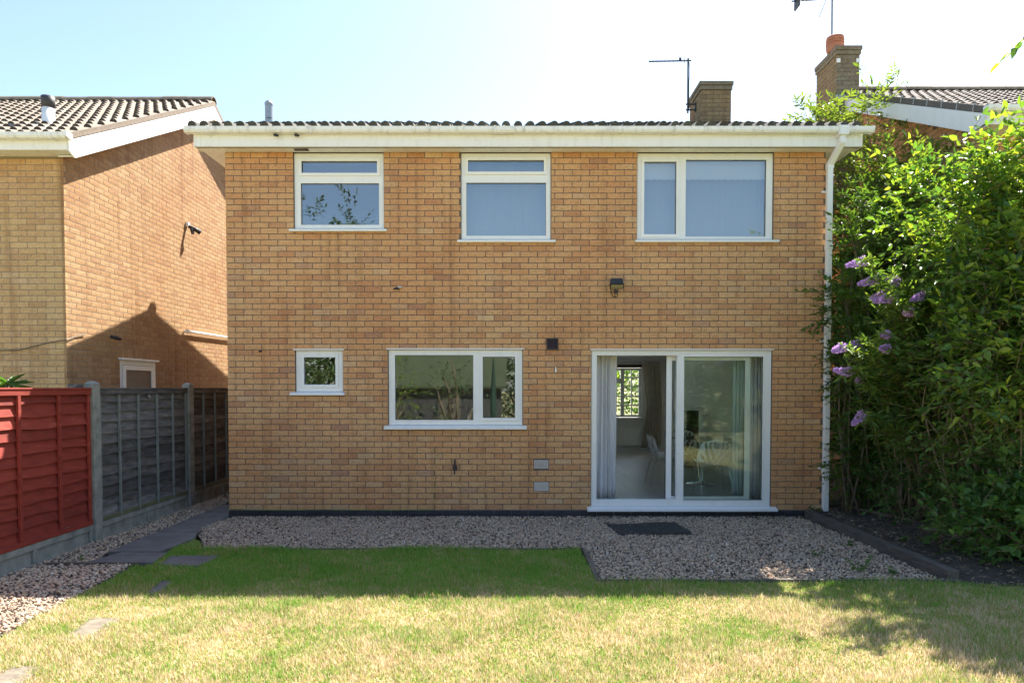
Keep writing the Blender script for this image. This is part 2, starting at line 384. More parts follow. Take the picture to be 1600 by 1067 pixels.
def from_np(name, V, F, mats, parent=None, smooth=False, midx=None):
    """V (n,3) verts, F (m,k) faces with a constant corner count."""
    V = np.ascontiguousarray(V, dtype=np.float32)
    F = np.ascontiguousarray(F, dtype=np.int32)
    me = bpy.data.meshes.new(name)
    me.vertices.add(len(V)); me.vertices.foreach_set('co', V.ravel())
    me.loops.add(F.size); me.loops.foreach_set('vertex_index', F.ravel())
    me.polygons.add(len(F))
    me.polygons.foreach_set('loop_start', np.arange(0, F.size, F.shape[1], dtype=np.int32))
    if midx is not None:
        me.polygons.foreach_set('material_index', np.asarray(midx, dtype=np.int32))
    me.update(calc_edges=True)
    me.polygons.foreach_set('use_smooth', np.full(len(F), bool(smooth)))
    for m in (mats if isinstance(mats, (list, tuple)) else [mats]):
        me.materials.append(M[m] if isinstance(m, str) else m)
    return link(bpy.data.objects.new(name, me), parent)

class MB:
    """collects plain shapes into one mesh"""
    def __init__(s):
        s.v = []; s.f = []
    def add(s, vs, fs):
        b = len(s.v)
        s.v += [tuple(v) for v in vs]
        s.f += [tuple(i + b for i in f) for f in fs]
        return s
    def box(s, x0, x1, y0, y1, z0, z1):
        return s.add([(x0, y0, z0), (x1, y0, z0), (x1, y1, z0), (x0, y1, z0), (x0, y0, z1), (x1, y0, z1), (x1, y1, z1), (x0, y1, z1)],
                     [(0, 3, 2, 1), (4, 5, 6, 7), (0, 1, 5, 4), (1, 2, 6, 5), (2, 3, 7, 6), (3, 0, 4, 7)])
    def prism(s, poly, a0, a1, axis='x'):
        """polygon in the two other axes, extruded along axis"""
        n = len(poly)
        def P(a, p):
            return {'x': (a, p[0], p[1]), 'y': (p[0], a, p[1]), 'z': (p[0], p[1], a)}[axis]
        vs = [P(a0, p) for p in poly] + [P(a1, p) for p in poly]
        fs = [tuple(range(n)), tuple(range(2 * n - 1, n - 1, -1))]
        fs += [(i, i + n, (i + 1) % n + n, (i + 1) % n) for i in range(n)]
        return s.add(vs, fs)
    def ring(s, x0, x1, z0, z1, w, y0, y1):
        o = [(x0, z0), (x1, z0), (x1, z1), (x0, z1)]
        i = [(x0 + w, z0 + w), (x1 - w, z0 + w), (x1 - w, z1 - w), (x0 + w, z1 - w)]
        vs = [(p[0], y, p[1]) for y in (y0, y1) for q in (o, i) for p in q]
        fs = []
        for k in range(4):
            n = (k + 1) % 4
            fs += [(k, n, 4 + n, 4 + k), (8 + k, 12 + k, 12 + n, 8 + n), (k, 8 + k, 8 + n, n), (4 + k, 4 + n, 12 + n, 12 + k)]
        return s.add(vs, fs)
    def plate(s, x0, x1, z0, z1, holes, y0, y1):
        """upright rectangle with rectangular holes, as one closed shell"""
        xs = sorted({x0, x1, *[h[0] for h in holes], *[h[1] for h in holes]})
        zs = sorted({z0, z1, *[h[2] for h in holes], *[h[3] for h in holes]})
        xs = [x for x in xs if x0 <= x <= x1]; zs = [z for z in zs if z0 <= z <= z1]
        def full(i, k):
            if i < 0 or k < 0 or i >= len(xs) - 1 or k >= len(zs) - 1: return False
            cx, cz = (xs[i] + xs[i + 1]) / 2, (zs[k] + zs[k + 1]) / 2
            return not any(h[0] < cx < h[1] and h[2] < cz < h[3] for h in holes)
        idx = {}
        vs = []; fs = []
        def v(i, k, y):
            if (i, k, y) not in idx:
                idx[(i, k, y)] = len(vs); vs.append((xs[i], y1 if y else y0, zs[k]))
            return idx[(i, k, y)]
        for i in range(len(xs) - 1):
            for k in range(len(zs) - 1):
                if not full(i, k): continue
                fs.append((v(i, k, 0), v(i + 1, k, 0), v(i + 1, k + 1, 0), v(i, k + 1, 0)))
                fs.append((v(i, k, 1), v(i, k + 1, 1), v(i + 1, k + 1, 1), v(i + 1, k, 1)))
                if not full(i - 1, k): fs.append((v(i, k, 0), v(i, k + 1, 0), v(i, k + 1, 1), v(i, k, 1)))
                if not full(i + 1, k): fs.append((v(i + 1, k, 0), v(i + 1, k, 1), v(i + 1, k + 1, 1), v(i + 1, k + 1, 0)))
                if not full(i, k - 1): fs.append((v(i, k, 0), v(i, k, 1), v(i + 1, k, 1), v(i + 1, k, 0)))
                if not full(i, k + 1): fs.append((v(i, k + 1, 0), v(i + 1, k + 1, 0), v(i + 1, k + 1, 1), v(i, k + 1, 1)))
        return s.add(vs, fs)
    def tube(s, pts, r, sides=8, caps=True):
        """r: a radius or one per point"""
        pts = [Vector(p) for p in pts]
        n = len(pts)
        rr = r if isinstance(r, (list, tuple)) else [r] * n
        up = Vector((0, 0, 1))
        vs = []
        for i, p in enumerate(pts):
            d = (pts[min(i + 1, n - 1)] - pts[max(i - 1, 0)]).normalized()
            a = d.cross(up if abs(d.z) < 0.95 else Vector((1, 0, 0))).normalized()
            b = a.cross(d)
            for k in range(sides):
                t = 2 * math.pi * k / sides
                vs.append(p + (a * math.cos(t) + b * math.sin(t)) * rr[i])
        fs = []
        for i in range(n - 1):
            for k in range(sides):
                q = (k + 1) % sides
                fs.append((i * sides + k, i * sides + q, (i + 1) * sides + q, (i + 1) * sides + k))
        if caps:
            fs.append(tuple(range(sides))[::-1]); fs.append(tuple((n - 1) * sides + k for k in range(sides)))
        return s.add(vs, fs)
    def lathe(s, prof, c, sides=16):
        """prof: (radius, z) pairs about a vertical axis through c"""
        vs = []; n = len(prof)
        for r, z in prof:
            for k in range(sides):
                t = 2 * math.pi * k / sides
                vs.append((c[0] + r * math.cos(t), c[1] + r * math.sin(t), c[2] + z))
        fs = [(i * sides + k, i * sides + (k + 1) % sides, (i + 1) * sides + (k + 1) % sides, (i + 1) * sides + k) for i in range(n - 1) for k in range(sides)]
        fs.append(tuple(range(sides))[::-1]); fs.append(tuple((n - 1) * sides + k for k in range(sides)))
        return s.add(vs, fs)
    def build(s, name, m, parent=None, bevel=0.0, smooth=False, label=None):
        me = bpy.data.meshes.new(name)
        me.from_pydata(s.v, [], s.f)
        me.update()
        me.materials.append(M[m] if isinstance(m, str) else m)
        if smooth:
            me.polygons.foreach_set('use_smooth', np.ones(len(me.polygons), dtype=bool))
        o = link(bpy.data.objects.new(name, me), parent)
        if bevel:
            b = o.modifiers.new('bevel', 'BEVEL'); b.width = bevel; b.segments = 2; b.limit_method = 'ANGLE'
        if label: o['label'] = label
        return o

# ------------------------------------------------------------------ bricks
GX, GZ = 6, 3
def brick_template():
    f = []
    for k in range(GZ - 1):
        for i in range(GX - 1):
            f.append((k * GX + i, k * GX + i + 1, (k + 1) * GX + i + 1, (k + 1) * GX + i))
    per = [i for i in range(GX)] + [(k + 1) * GX - 1 for k in range(1, GZ)] + [(GZ - 1) * GX + i for i in range(GX - 2, -1, -1)] + [k * GX for k in range(GZ - 2, 0, -1)]
    b0 = GX * GZ; n = len(per)
    for j in range(n):
        f.append((per[j], b0 + j, b0 + (j + 1) % n, per[(j + 1) % n]))
    return np.array(f, dtype=np.int32), per
BF, BPER = brick_template()
BNV = GX * GZ + len(BPER)
def brick_verts(L, h, rough=0.002, rng=RNG):
    """front face grid of one brick, local x along the wall, y into the wall, z up"""
    xs = np.array([0, 0.010, L * 0.35, L * 0.65, L - 0.010, L]) if L > 0.05 else np.linspace(0, L, GX)
    zs = np.array([0, h / 2, h])
    V = np.zeros((BNV, 3))
    g = np.zeros((GZ, GX, 3))
    g[:, :, 0] = xs[None, :]; g[:, :, 2] = zs[:, None]
    y = 0.0004 + rng.uniform(-0.6, 0.4, (GZ, GX)) * rough * 0.5
    y[1, 1:-1] = -rng.uniform(-0.1, 1.0, GX - 2) * rough
    y[0] += 0.0005; y[2] += 0.0005; y[:, 0] += 0.0005; y[:, -1] += 0.0005
    y += rng.uniform(-0.0008, 0.0008)
    g[1, 1:-1, 2] += rng.uniform(-0.2, 0.2, GX - 2) * h
    g[0, 1:-1, 2] += rng.uniform(-0.0015, 0.0015, GX - 2); g[2, 1:-1, 2] += rng.uniform(-0.0015, 0.0015, GX - 2)
    g[:, :, 1] = y
    V[:GX * GZ] = g.reshape(-1, 3)
    V[GX * GZ:] = V[BPER]; V[GX * GZ:, 1] = 0.035
    return V

def brick_wall(parent, O, U, N, width, z0, courses, openings, mat, n_single=0, single_zone=None, top=None, rough=0.0014, part='brick', length=0.215, height=0.065, joint=0.010, skip=None, shift=0.0):
    """stretcher bond; parent is the mortar wall. openings are (u0,u1,z0,z1)."""
    O = Vector(O); U = Vector(U); N = Vector(N)
    rects = []
    P = length + joint; C = height + joint
    for c in range(courses):
        za = z0 + c * C; zb = za + height
        off = (0 if c % 2 == 0 else -P / 2) - shift
        u = off
        while u < width:
            a, b = max(u, 0.0), min(u + length, width)
            u += P
            if b - a < 0.03: continue
            segs = [(a, b, za, zb)]
            for (o0, o1, q0, q1) in openings:
                ns = []
                for (s0, s1, t0, t1) in segs:
                    if s1 <= o0 or s0 >= o1 or t1 <= q0 or t0 >= q1:
                        ns.append((s0, s1, t0, t1)); continue
                    if s0 < o0 - 0.02: ns.append((s0, o0 - 0.003, t0, t1))
                    if s1 > o1 + 0.02: ns.append((o1 + 0.003, s1, t0, t1))
                    m0, m1 = max(s0, o0), min(s1, o1)
                    if t0 < q0 - 0.015: ns.append((m0, m1, t0, q0 - 0.004))
                    if t1 > q1 + 0.015: ns.append((m0, m1, q1 + 0.004, t1))
                segs = ns
            for sg in segs:
                if sg[1] - sg[0] < 0.02: continue
                if top and max(sg[2] - top(sg[0]), sg[2] - top(sg[1])) > 0: continue
                if skip and skip(sg): continue
                rects.append(sg)
    rot = Matrix((U, -N, Vector((0, 0, 1)))).transposed()
    rotn = np.array(rot)
    full = [r for r in rects if abs(r[1] - r[0] - length) < 1e-6 and abs(r[3] - r[2] - height) < 1e-6 and (single_zone is None or single_zone(r))]
    random.Random(3).shuffle(full)
    single = set(full[:n_single])
    rest = [r for r in rects if r not in single]
    Vs = np.zeros((len(rest), BNV, 3))
    for i, r in enumerate(rest):
        v = brick_verts(r[1] - r[0], r[3] - r[2], rough)
        v[:, 0] += r[0] + RNG.uniform(-0.001, 0.001); v[:, 2] += r[2]
        Vs[i] = v
    Vw = Vs.reshape(-1, 3) @ rotn.T + np.array(O)
    F = (BF[None] + (np.arange(len(rest)) * BNV)[:, None, None]).reshape(-1, 4)
    if len(rest):
        o = from_np(part + 'work', Vw, F, mat, parent)
        o['kind'] = 'stuff'
    if single:
        variants = []
        for k in range(10):
            me = bpy.data.meshes.new(part)
            me.from_pydata(brick_verts(length, height, rough).tolist(), [], BF.tolist()); me.update()
            me.materials.append(M[mat]); variants.append(me)
        for i, r in enumerate(sorted(single)):
            o = bpy.data.objects.new(part, variants[i % 10])
            o.matrix_world = Matrix.Translation(O + U * (r[0] + random.uniform(-0.001, 0.001)) + Vector((0, 0, r[2]))) @ rot.to_4x4()
            link(o, parent)

# ------------------------------------------------------------------ roof tiles
def tile_mesh(name, mat, mat_end, width=0.302, length=0.44, hump=0.062, taper=0.12, thick=0.004):
    xs = []
    for c in (0.0755, 0.2265):
        xs += [c - 0.0755 + 0.0005, c - 0.056, c - 0.047, c - 0.028, c, c + 0.028, c + 0.047, c + 0.056]
    xs.append(width - 0.0005)
    def prof(x, k):
        c = 0.0755 if x < width / 2 else 0.2265
        d = abs(x - c) / 0.056
        return hump * k * math.sqrt(max(0.0, 1 - d * d)) if d < 1 else 0.0
    n = len(xs)
    vs = [(x, 0, thick + prof(x, 1.0)) for x in xs] + [(x, length, prof(x, taper)) for x in xs] + [(x, 0.0, -0.002) for x in xs]
    fs = [(i, i + 1, n + i + 1, n + i) for i in range(n - 1)]
    vs += [(x, 0.0, thick + prof(x, 1.0)) for x in xs]
    fe = [(2 * n + i, 2 * n + i + 1, 3 * n + i + 1, 3 * n + i) for i in range(n - 1)]
    me = bpy.data.meshes.new(name)
    me.from_pydata(vs, [], fs + fe); me.update()
    me.materials.append(M[mat]); me.materials.append(M[mat_end])
    for i, p in enumerate(me.polygons):
        if i >= len(fs): p.material_index = 1
        else: p.use_smooth = True
    return me

def lay_tiles(roof, me, x0, ncol, eY, eZ, slope, ncourse, gauge, single_courses, width=0.302):
    """front-facing slope, eaves edge at (eY, eZ); single_courses are laid tile by tile, the rest joined"""
    ca, sa = math.cos(slope), math.sin(slope)
    tilt = slope - math.atan(0.009 / 0.44)
    rot = Matrix.Rotation(tilt, 4, 'X')
    joined = []
    for k in range(ncourse):
        s = k * gauge
        for i in range(ncol):
            p = Vector((x0 + i * width + random.uniform(-0.002, 0.002), eY + s * ca + random.uniform(-0.004, 0.004), eZ + s * sa + 0.014 + random.uniform(-0.002, 0.002)))
            mtx = Matrix.Translation(p) @ rot @ Matrix.Rotation(random.uniform(-0.006, 0.006), 4, 'Z')
            if k in single_courses:
                o = bpy.data.objects.new('roof_tile', me)
                o.matrix_world = mtx
                link(o, roof)
            else:
                joined.append(mtx)
    if joined:
        base = np.array([v.co[:] for v in me.vertices]); f = np.array([p.vertices[:] for p in me.polygons]); mi = np.array([p.material_index for p in me.polygons])
        n = len(base)
        V = np.concatenate([base @ np.array(m.to_3x3()).T + np.array(m.translation) for m in joined])
        F = (f[None] + (np.arange(len(joined)) * n)[:, None, None]).reshape(-1, 4)
        o = from_np('roof_tiling', V, F, [me.materials[0], me.materials[1]], roof, False, np.tile(mi, len(joined)))
        o['kind'] = 'stuff'

def ridge_tiles(roof, x0, x1, Y, Z, mat='ridge', r=0.12):
    L = 0.45
    n = max(1, int(round((x1 - x0) / L)))
    mb = MB(); vs = []; S = 7
    step = (x1 - x0) / n
    for a in (0.0, step - 0.006):
        for rr in (r, r - 0.02):
            for k in range(S + 1):
                t = math.pi * k / S
                vs.append((a, -math.cos(t) * rr, math.sin(t) * rr * 0.8 - 0.03))
    q = S + 1
    fs = [(k, 2 * q + k, 2 * q + k + 1, k + 1) for k in range(S)] + [(k, k + 1, q + k + 1, q + k) for k in range(S)] + [(2 * q + k, 3 * q + k, 3 * q + k + 1, 2 * q + k + 1) for k in range(S)]
    me = bpy.data.meshes.new('ridge_tile'); me.from_pydata(vs, [], fs); me.update(); me.materials.append(M[mat])
    for i in range(n):
        o = bpy.data.objects.new('ridge_tile', me)
        o.location = (x0 + i * step, Y, Z + random.uniform(-0.006, 0.006)); link(o, roof)

def gutter(parent, x0, x1, Y, Z, brackets, mat='upvc_g'):
    """square-line gutter with its back on the fascia: Y is the front edge, Z the top"""
    out = [(Y, Z), (Y + 0.004, Z - 0.045), (Y + 0.02, Z - 0.068), (Y + 0.10, Z - 0.068), (Y + 0.112, Z - 0.005), (Y + 0.108, Z - 0.005), (Y + 0.097, Z - 0.063), (Y + 0.022, Z - 0.063), (Y + 0.008, Z - 0.043), (Y + 0.006, Z - 0.006), (Y + 0.010, Z)]
    o = MB().prism(out, x0, x1, 'x').build('gutter', mat, parent)
    for xe in (x0, x1):
        s = 1 if xe == x0 else -1
        MB().prism([(Y - 0.004, Z + 0.004), (Y, Z - 0.05), (Y + 0.018, Z - 0.073), (Y + 0.104, Z - 0.073), (Y + 0.116, Z + 0.002)], xe - 0.006 * s, xe + 0.02 * s, 'x').build('stop_end', mat, o)
    for bx in brackets:
        MB().prism([(Y - 0.008, Z + 0.006), (Y - 0.004, Z - 0.050), (Y + 0.016, Z - 0.077), (Y + 0.108, Z - 0.077), (Y + 0.117, Z - 0.095), (Y + 0.117, Z - 0.066), (Y + 0.1045, Z - 0.0692), (Y + 0.019, Z - 0.0692), (Y + 0.003, Z - 0.046), (Y - 0.001, Z + 0.001), (Y + 0.012, Z + 0.001), (Y + 0.012, Z + 0.006)], bx - 0.016, bx + 0.016, 'x').build('gutter_bracket', mat, o)
    return o

# ================================================================== THE SETTING
g = MB()
g.add([(-300, -300, -0.09), (300, -300, -0.09), (300, 300, -0.09), (-300, 300, -0.09)], [(0, 1, 2, 3)])
tag(g.build('ground', 'ground'), kind='structure')

LAWN = [(-3.30, -1.88), (0.70, -1.88), (0.755, -3.15), (4.0, -3.16), (5.2, -3.3), (5.2, -13.5), (-3.35, -13.5), (-3.47, -4.55), (-3.555, -3.30), (-3.575, -2.62), (-3.42, -2.60), (-3.52, -2.12), (-3.60, -1.75), (-3.52, -1.45), (-3.38, -1.60)]
def sheet(name, poly, z, mat):
    return tag(MB().add([(p[0], p[1], z) for p in poly], [tuple(range(len(poly)))]).build(name, mat), kind='structure')
sheet('lawn', LAWN, -0.012, 'lawn')
GRAVEL_MAIN = [(-3.68, 0.0), (3.80, 0.0), (3.80, -3.11), (0.80, -3.11), (0.74, -1.86), (-3.24, -1.86), (-3.45, -1.45), (-3.74, -0.9)]
GRAVEL_SIDE = [(-4.56, 3.2), (-4.40, 3.2), (-4.17, 0.6), (-4.17, -2.02), (-4.06, -2.50), (-4.60, -2.47)]
GRAVEL_LOW = [(-4.60, -2.50), (-3.64, -2.56), (-3.57, -3.30), (-3.49, -4.55), (-3.40, -6.0), (-4.62, -6.0)]
sheet('gravel_bed', [(p[0], p[1]) for p in GRAVEL_MAIN[::-1]], -0.016, 'gravelbase')
sheet('gravel_bed', GRAVEL_SIDE[::-1], -0.020, 'gravelbase')
sheet('gravel_bed', GRAVEL_LOW[::-1], -0.024, 'gravelbase')

# raised soil bed on the right, uneven
def soil_bed():
    nx, ny = 40, 60
    xs = np.linspace(3.93, 9.0, nx); ys = np.linspace(-3.45, 6.0, ny)
    X, Y = np.meshgrid(xs, ys)
    Z = 0.05 + 0.05 * np.clip((X - 3.9) * 1.2, 0, 1) + 0.02 * np.sin(X * 5.1 + Y * 3.3) + 0.015 * np.sin(Y * 9.7 - X * 4) + RNG.uniform(-0.012, 0.012, X.shape)
    fade = np.clip((-2.9 - Y) / 0.3, 0, 1)
    Z = Z * (1 - fade) + fade * (-0.006 + RNG.uniform(-0.004, 0.004, X.shape)) - 0.05 * np.clip((-3.2 - Y) / 0.25, 0, 1)
    V = np.stack([X, Y, Z], -1).reshape(-1, 3)
    idx = np.arange(nx * ny).reshape(ny, nx)
    F = np.stack([idx[:-1, :-1], idx[:-1, 1:], idx[1:, 1:], idx[1:, :-1]], -1).reshape(-1, 4)
    tag(from_np('soil_bed', V, F, 'soil', None, True), kind='structure')
soil_bed()

# side path of dark slabs
path = tag(empty('garden_path', (-3.9, 0, 0)), kind='structure')
def slab(parent, name, poly, z, t, mat):
    o = MB().prism(poly, z - t, z, 'z').build(name, mat, parent, 0.006)
    if parent is not None: o.matrix_parent_inverse = parent.matrix_world.inverted()
    return o
bpy.context.view_layer.update()
for poly in ([(-4.36, 3.2), (-4.10, 0.9), (-3.76, 0.9), (-3.76, 3.2)],
             [(-4.16, 0.87), (-4.16, -1.03), (-3.68, -1.03), (-3.76, 0.87)],
             [(-4.16, -1.045), (-4.16, -2.03), (-3.62, -2.03), (-3.56, -1.40), (-3.67, -1.045)],
             [(-4.00, -2.06), (-4.11, -2.47), (-3.46, -2.50), (-3.52, -2.07)]):
    slab(path, 'slab', poly[::-1], 0.012, 0.05, 'slab')
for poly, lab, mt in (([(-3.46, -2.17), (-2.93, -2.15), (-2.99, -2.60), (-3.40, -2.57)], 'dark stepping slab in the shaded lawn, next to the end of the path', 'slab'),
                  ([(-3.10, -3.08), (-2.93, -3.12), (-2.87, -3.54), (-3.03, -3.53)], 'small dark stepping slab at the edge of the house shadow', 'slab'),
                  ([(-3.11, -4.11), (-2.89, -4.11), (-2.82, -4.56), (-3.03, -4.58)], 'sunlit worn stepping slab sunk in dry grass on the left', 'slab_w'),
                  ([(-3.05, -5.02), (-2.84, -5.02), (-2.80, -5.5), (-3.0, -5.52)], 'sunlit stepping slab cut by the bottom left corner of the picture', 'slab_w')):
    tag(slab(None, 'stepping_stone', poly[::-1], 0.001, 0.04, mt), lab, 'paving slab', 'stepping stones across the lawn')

# gravel stones
ICO = None
def ico():
    p = (1 + 5 ** 0.5) / 2
    v = np.array([(-1, p, 0), (1, p, 0), (-1, -p, 0), (1, -p, 0), (0, -1, p), (0, 1, p), (0, -1, -p), (0, 1, -p), (p, 0, -1), (p, 0, 1), (-p, 0, -1), (-p, 0, 1)]) / math.sqrt(1 + p * p)
    f = np.array([(0, 11, 5), (0, 5, 1), (0, 1, 7), (0, 7, 10), (0, 10, 11), (1, 5, 9), (5, 11, 4), (11, 10, 2), (10, 7, 6), (7, 1, 8), (3, 9, 4), (3, 4, 2), (3, 2, 6), (3, 6, 8), (3, 8, 9), (4, 9, 5), (2, 4, 11), (6, 2, 10), (8, 6, 7), (9, 8, 1)])
    return v, f
IV, IF = ico()
def in_poly(P, poly):
    x, y = P[:, 0], P[:, 1]
    c = np.zeros(len(P), bool); n = len(poly)
    for i in range(n):
        x0, y0 = poly[i]; x1, y1 = poly[(i + 1) % n]
        if y0 == y1: continue
        k = ((y0 > y) != (y1 > y)) & (x < (x1 - x0) * (y - y0) / (y1 - y0) + x0)
        c ^= k
    return c
def scatter(poly, density):
    xs = [p[0] for p in poly]; ys = [p[1] for p in poly]
    A = (max(xs) - min(xs)) * (max(ys) - min(ys))
    P = np.stack([RNG.uniform(min(xs), max(xs), int(A * density)), RNG.uniform(min(ys), max(ys), int(A * density))], -1)
    return P[in_poly(P, poly)]
def rand_rot(n):
    q = RNG.normal(size=(n, 4)); q /= np.linalg.norm(q, axis=1)[:, None]
    w, x, y, z = q.T
    return np.stack([1 - 2 * (y * y + z * z), 2 * (x * y - z * w), 2 * (x * z + y * w), 2 * (x * y + z * w), 1 - 2 * (x * x + z * z), 2 * (y * z - x * w), 2 * (x * z - y * w), 2 * (y * z + x * w), 1 - 2 * (x * x + y * y)], -1).reshape(-1, 3, 3)
def gravel(name, poly, density, label, rmin=0.0065, rmax=0.0155, z=0.0):
    P = scatter(poly, density)
    n = len(P)
    r = RNG.uniform(rmin, rmax, n) * (1 + 0.5 * (RNG.random(n) > 0.96))
    S = np.stack([RNG.uniform(0.9, 1.3, n), RNG.uniform(0.75, 1.0, n), RNG.uniform(0.5, 0.75, n)], -1)
    jit = RNG.uniform(0.82, 1.15, (n, 12, 1))
    V = IV[None] * jit * S[:, None, :] * r[:, None, None]
    V = np.einsum('nij,nkj->nki', rand_rot(n), V)
    V[:, :, 0] += P[:, 0, None]; V[:, :, 1] += P[:, 1, None]
    V[:, :, 2] = V[:, :, 2] * 0.85 + (z + RNG.uniform(-0.012, 0.008, n) + 0.010 * np.sin(P[:, 0] * 2.3) * np.sin(P[:, 1] * 3.1))[:, None]
    F = (IF[None] + (np.arange(n) * 12)[:, None, None]).reshape(-1, 3)
    tag(from_np(name, V.reshape(-1, 3), F, 'stone'), label, 'gravel', None, 'stuff')
gravel('gravel', GRAVEL_MAIN, 2150, 'shaded gravel bed running along the foot of the brick house')
gravel('gravel', GRAVEL_SIDE, 2000, 'narrow gravel strip between fence and dark side path')
gravel('gravel', GRAVEL_LOW, 2000, 'gravel patch at the foot of the red fence, partly sunlit', 0.008, 0.018)

# grass
def grass(name, poly, density, label, hmin, hmax, avoid=(), ymin=-5.8, dens_fn=None):
    P = scatter(poly, density)
    P = P[(P[:, 1] > ymin) & (P[:, 0] < 5.0)]
    for a in avoid:
        P = P[~in_poly(P, a)]
    if dens_fn is not None:
        P = P[RNG.random(len(P)) < dens_fn(P)]
    n = len(P)
    h = RNG.uniform(hmin, hmax, n) * (0.75 + 0.35 * np.sin(P[:, 0] * 3.1 + 1) * np.sin(P[:, 1] * 4.3) + 0.3 * RNG.random(n))
    a = RNG.uniform(0, 2 * np.pi, n)
    lean = RNG.uniform(0.15, 1.1, n)
    w = RNG.uniform(0.0022, 0.0052, n)
    d = np.stack([np.cos(a), np.sin(a)], -1)
    s = np.stack([-np.sin(a), np.cos(a)], -1)
    V = np.zeros((n, 3, 3))
    base = np.concatenate([P, np.full((n, 1), -0.014)], 1)
    V[:, 0] = base; V[:, 1] = base; V[:, 2] = base
    V[:, 0, :2] -= s * w[:, None]; V[:, 1, :2] += s * w[:, None]
    V[:, 2, :2] += d * (h * np.sin(lean))[:, None]
    V[:, 2, 2] += h * np.cos(lean)
    F = np.arange(n * 3).reshape(-1, 3)
    tag(from_np(name, V.reshape(-1, 3), F, 'grass'), label, 'grass', None, 'stuff')
STEP = [[(-3.42, -2.20), (-3.2, -2.18), (-2.96, -2.20), (-2.99, -2.45), (-3.03, -2.56), (-3.37, -2.53)], [(-3.07, -3.12), (-2.95, -3.14), (-2.91, -3.46), (-3.00, -3.50)], [(-3.08, -4.15), (-2.93, -4.14), (-2.87, -4.40), (-2.88, -4.52), (-3.00, -4.50)], [(-3.02, -5.06), (-2.89, -5.05), (-2.83, -5.45), (-2.97, -5.44)]]
grass('grass', LAWN, 15500, 'short lawn grass, green in the shade and dried to straw in the sun', 0.026, 0.062, STEP,
      dens_fn=lambda P: np.clip(1.0 - 0.6 * np.clip((P[:, 0] - 3.6) / 0.8, 0, 1), 0.3, 1))

def tufts(P):
    c = np.stack([RNG.uniform(-3.4, 4.0, 130), RNG.uniform(-5.6, -1.95, 130)], -1)
    d = np.min(np.linalg.norm(P[:, None] - c[None], axis=2) / RNG.uniform(0.03, 0.11, 130)[None], axis=1)
    return (d < 1) * 0.9
grass('grass', LAWN, 5000, 'taller tufts of grass dotted over the lawn', 0.05, 0.095, STEP, dens_fn=tufts)
grass('grass', [(-3.4, -1.97), (0.72, -1.97), (0.72, -1.86), (-3.34, -1.86)], 6000, 'ragged grass fringe hanging over the edging by the gravel', 0.04, 0.09)
grass('grass', [(0.70, -3.22), (3.9, -3.22), (3.9, -3.12), (0.70, -3.12)], 3500, 'dry grass fringe along the long weathered board', 0.04, 0.085)
# timber edgings
def edging(name, x0, x1, y0, y1, z0, z1, mat, label, tilt=0.0):
    n = 10
    mb = MB()
    along_x = (x1 - x0) > (y1 - y0)
    vs = []; 
    for i in range(n + 1):
        t = i / n
        j = [random.uniform(-0.003, 0.003) for _ in range(4)]
        if along_x:
            x = x0 + (x1 - x0) * t
            vs += [(x, y0 + j[0], z0), (x, y1 + j[1], z0), (x, y1 + j[1], z1 + j[2]), (x, y0 + j[0], z1 + j[3])]
        else:
            y = y0 + (y1 - y0) * t
            vs += [(x0 + j[0], y, z0), (x1 + j[1], y, z0), (x1 + j[1], y, z1 + j[2]), (x0 + j[0], y, z1 + j[3])]
    fs = [(0, 1, 2, 3), tuple(n * 4 + k for k in (3, 2, 1, 0))]
    for i in range(n):
        for k in range(4):
            q = (k + 1) % 4
            fs.append((i * 4 + k, (i + 1) * 4 + k, (i + 1) * 4 + q, i * 4 + q))
    mb.add(vs, fs)
    return tag(mb.build(name, mat, None, 0.004), label, 'edging')
edging('timber_edging', -3.25, 0.735, -1.895, -1.868, -0.08, 0.012, 'timber_x', 'thin dark board edging between gravel and the shaded green lawn')
edging('timber_edging', 0.735, 0.775, -3.10, -1.868, -0.08, 0.016, 'timber', 'short grey board edging where the gravel steps forward')
edging('timber_edging', 0.735, 3.93, -3.150, -3.118, -0.08, 0.022, 'timber_x', 'long weathered board along the front of the gravel bed')
edging('timber_edging', -4.45, -3.60, -2.545, -2.51, -0.06, 0.022, 'timber_x', 'short brown board across the end of the side path')
edging('timber_sleeper', 3.82, 3.92, -3.115, -0.06, -0.08, 0.095, 'timber', 'heavy grey timber sleeper between gravel and shrub bed')

# ================================================================== THE HOUSE
house = empty('brick_house', (0.18, 4.15, 0))
tag(house, 'two storey buff brick house with white framed windows, in shade', 'house')
class Rel:
    """children keep world coordinates"""
def child(o, par=None):
    return o
HX0, HX1 = -3.715, 4.07
HOLES = [(-2.832, -1.662, 3.72, 4.74), (-0.663, 0.507, 3.58, 4.74), (1.623, 3.392, 3.58, 4.74),
         (-2.832, -2.209, 1.605, 2.183), (-1.62, 0.142, 1.16, 2.191), (1.036, 3.398, 0.10, 2.183)]
house.location = (0, 0, 0)
wall = MB().plate(HX0 + 0.01, HX1 - 0.01, 0.09, 4.745, HOLES, 0.0045, 0.28).build('wall', 'mortar', house)
brick_wall(wall, (HX0, 0, 0), (1, 0, 0), (0, -1, 0), HX1 - HX0, 0.092, 62, [(a - HX0, b - HX0, c, d) for a, b, c, d in HOLES] + [(0.285 - HX0, 0.480 - HX0, 0.63, 0.75), (0.285 - HX0, 0.487 - HX0, 0.335, 0.46)], 'brick', 270,
           single_zone=lambda r: 2.2 < r[2] < 3.55)
plinth = MB().box(HX0 + 0.008, HX1 - 0.008, 0.012, 0.275, -0.08, 0.088).build('plinth', 'mortar_pale', house)
brick_wall(plinth, (HX0 - 0.004, -0.004, 0), (1, 0, 0), (0, -1, 0), HX1 - HX0 + 0.008, -0.062, 2, [], 'blue_brick', 60, rough=0.001, part='plinth_brick')
